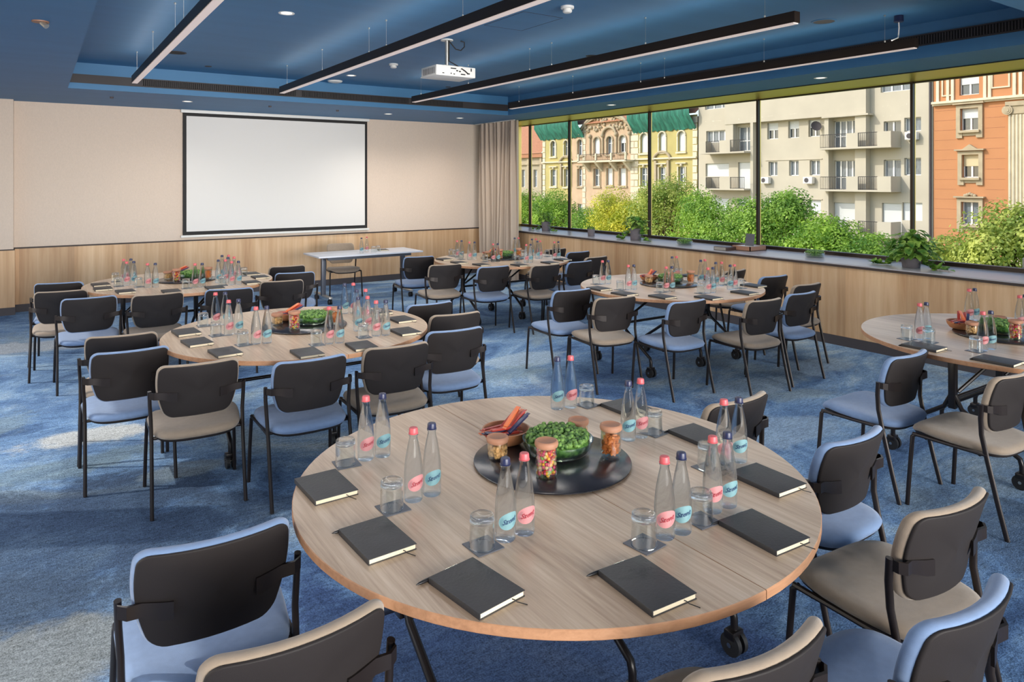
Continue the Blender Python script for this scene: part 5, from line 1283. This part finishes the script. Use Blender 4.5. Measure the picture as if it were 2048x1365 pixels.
# trees
def tree(x, y, ztop, r, mat, label, seed, dens=1.0, leaf=0.115):
    rnd = random.Random(seed)
    e = tag(empty('street_tree', (x, y, ZG)), label, 'tree', 'street trees outside the windows')
    H_ = ztop - ZG; zc = H_ - r * 0.95
    tr = MB(); tr.tube([(0, 0, 0), (0.05, 0.05, zc * 0.5), (0, 0, zc)], [0.22, 0.17, 0.12], 10)
    blobs = []
    for q in range(16):
        a = rnd.random() * 2 * pi; el = rnd.uniform(-0.5, 1.3); rr = r * rnd.uniform(0.45, 0.72)
        p = Vector((rr * cos(a) * cos(el), rr * sin(a) * cos(el), zc + rr * sin(el))); blobs.append((p, r * rnd.uniform(0.30, 0.48)))
        tr.tube([(0, 0, zc * 0.55), p * 0.5 + Vector((0, 0, zc * 0.3)), p], [0.07, 0.05, 0.02], 6)
    blobs.append((Vector((0, 0, zc)), r * 0.6)); blobs.append((Vector((0, 0, H_ - r * 0.4)), r * 0.38))
    tr.build('trunk', M['bark'], e)
    lf = MB(); n = int(13000 * dens)
    for q in range(n):
        p, br = blobs[rnd.randrange(len(blobs))]
        d = Vector((rnd.gauss(0, 1), rnd.gauss(0, 1), rnd.gauss(0, 1))).normalized()
        c_ = p + d * br * rnd.uniform(0.72, 1.06)
        nrm = (d + Vector((rnd.uniform(-.7, .7), rnd.uniform(-.7, .7), rnd.uniform(-.2, .9)))).normalized()
        t1 = nrm.orthogonal().normalized(); t1 = Matrix.Rotation(rnd.random() * 6.28, 3, nrm) @ t1; t2 = nrm.cross(t1)
        s = leaf * rnd.uniform(0.6, 1.2); w_ = s * 0.34
        o = len(lf.v); lf.v += [tuple(c_ - t1 * s * .5), tuple(c_ + t2 * w_), tuple(c_ + t1 * s * .5), tuple(c_ - t2 * w_)]
        lf.f.append((o, o + 1, o + 2, o + 3)); lf.m.append(0)
    lf.build('crown', mat, e, smooth=False)
    return e
M['tree_a'] = leafy('bright green leaves', (98, 142, 44), (182, 214, 84), 1.3, 0.4)
M['tree_b'] = leafy('yellow green leaves', (160, 172, 44), (236, 226, 84), 1.3, 0.4)
M['tree_c'] = leafy('mid green leaves', (90, 134, 46), (172, 206, 86), 1.5, 0.4)
M['tree_d'] = leafy('olive green leaves', (122, 150, 56), (208, 214, 110), 1.5, 0.4)
TREES = [
 (30, 42.9, 0.95, 2.3, 'tree_a', 'narrow green tree beside the brass jamb, first from the curtain'),
 (30, 39.0, 1.22, 2.2, 'tree_a', 'bright green tree before the yellow left wing of the ornate building'),
 (29, 34.3, 0.0, 2.2, 'tree_c', 'low green tree seen left of the small grey pot'),
 (28, 30.4, 1.12, 2.4, 'tree_b', 'yellow green tree before the pink middle of the ornate building'),
 (27.5, 28.0, 0.9, 1.9, 'tree_b', 'yellowest tree just left of the large potted plant'),
 (27, 25.8, 1.85, 2.2, 'tree_d', 'tallest yellowish tree before the right wing of the ornate building'),
 (26, 22.6, 1.32, 2.3, 'tree_a', 'green tree before the left end of the cream block'),
 (25, 19.5, 1.1, 2.3, 'tree_c', 'green tree above the open presentation box'),
 (25, 17.3, 1.35, 1.9, 'tree_c', 'green tree with pointed top before the three small windows'),
 (24.5, 15.2, 0.45, 1.9, 'tree_a', 'green tree above the right moss bowl on the sill'),
 (24, 13.1, 0.02, 1.8, 'tree_c', 'low green tree before the lower balcony'),
 (22, 8.2, 1.15, 1.75, 'tree_d', 'open yellowish tree before the orange building'),
 (22, 9.9, 0.2, 1.4, 'tree_d', 'small tree at the foot of the orange building, beside the bushy pothos'),
 (23, 4.6, 1.3, 2.3, 'tree_c', 'green tree beyond the right end of the window view'),
]
for i, (x, y, z, r_, m_, lab) in enumerate(TREES): tree(x, y, z, r_, M[m_], lab, 100 + i, 0.8 if i in (11, 12) else 1.0)
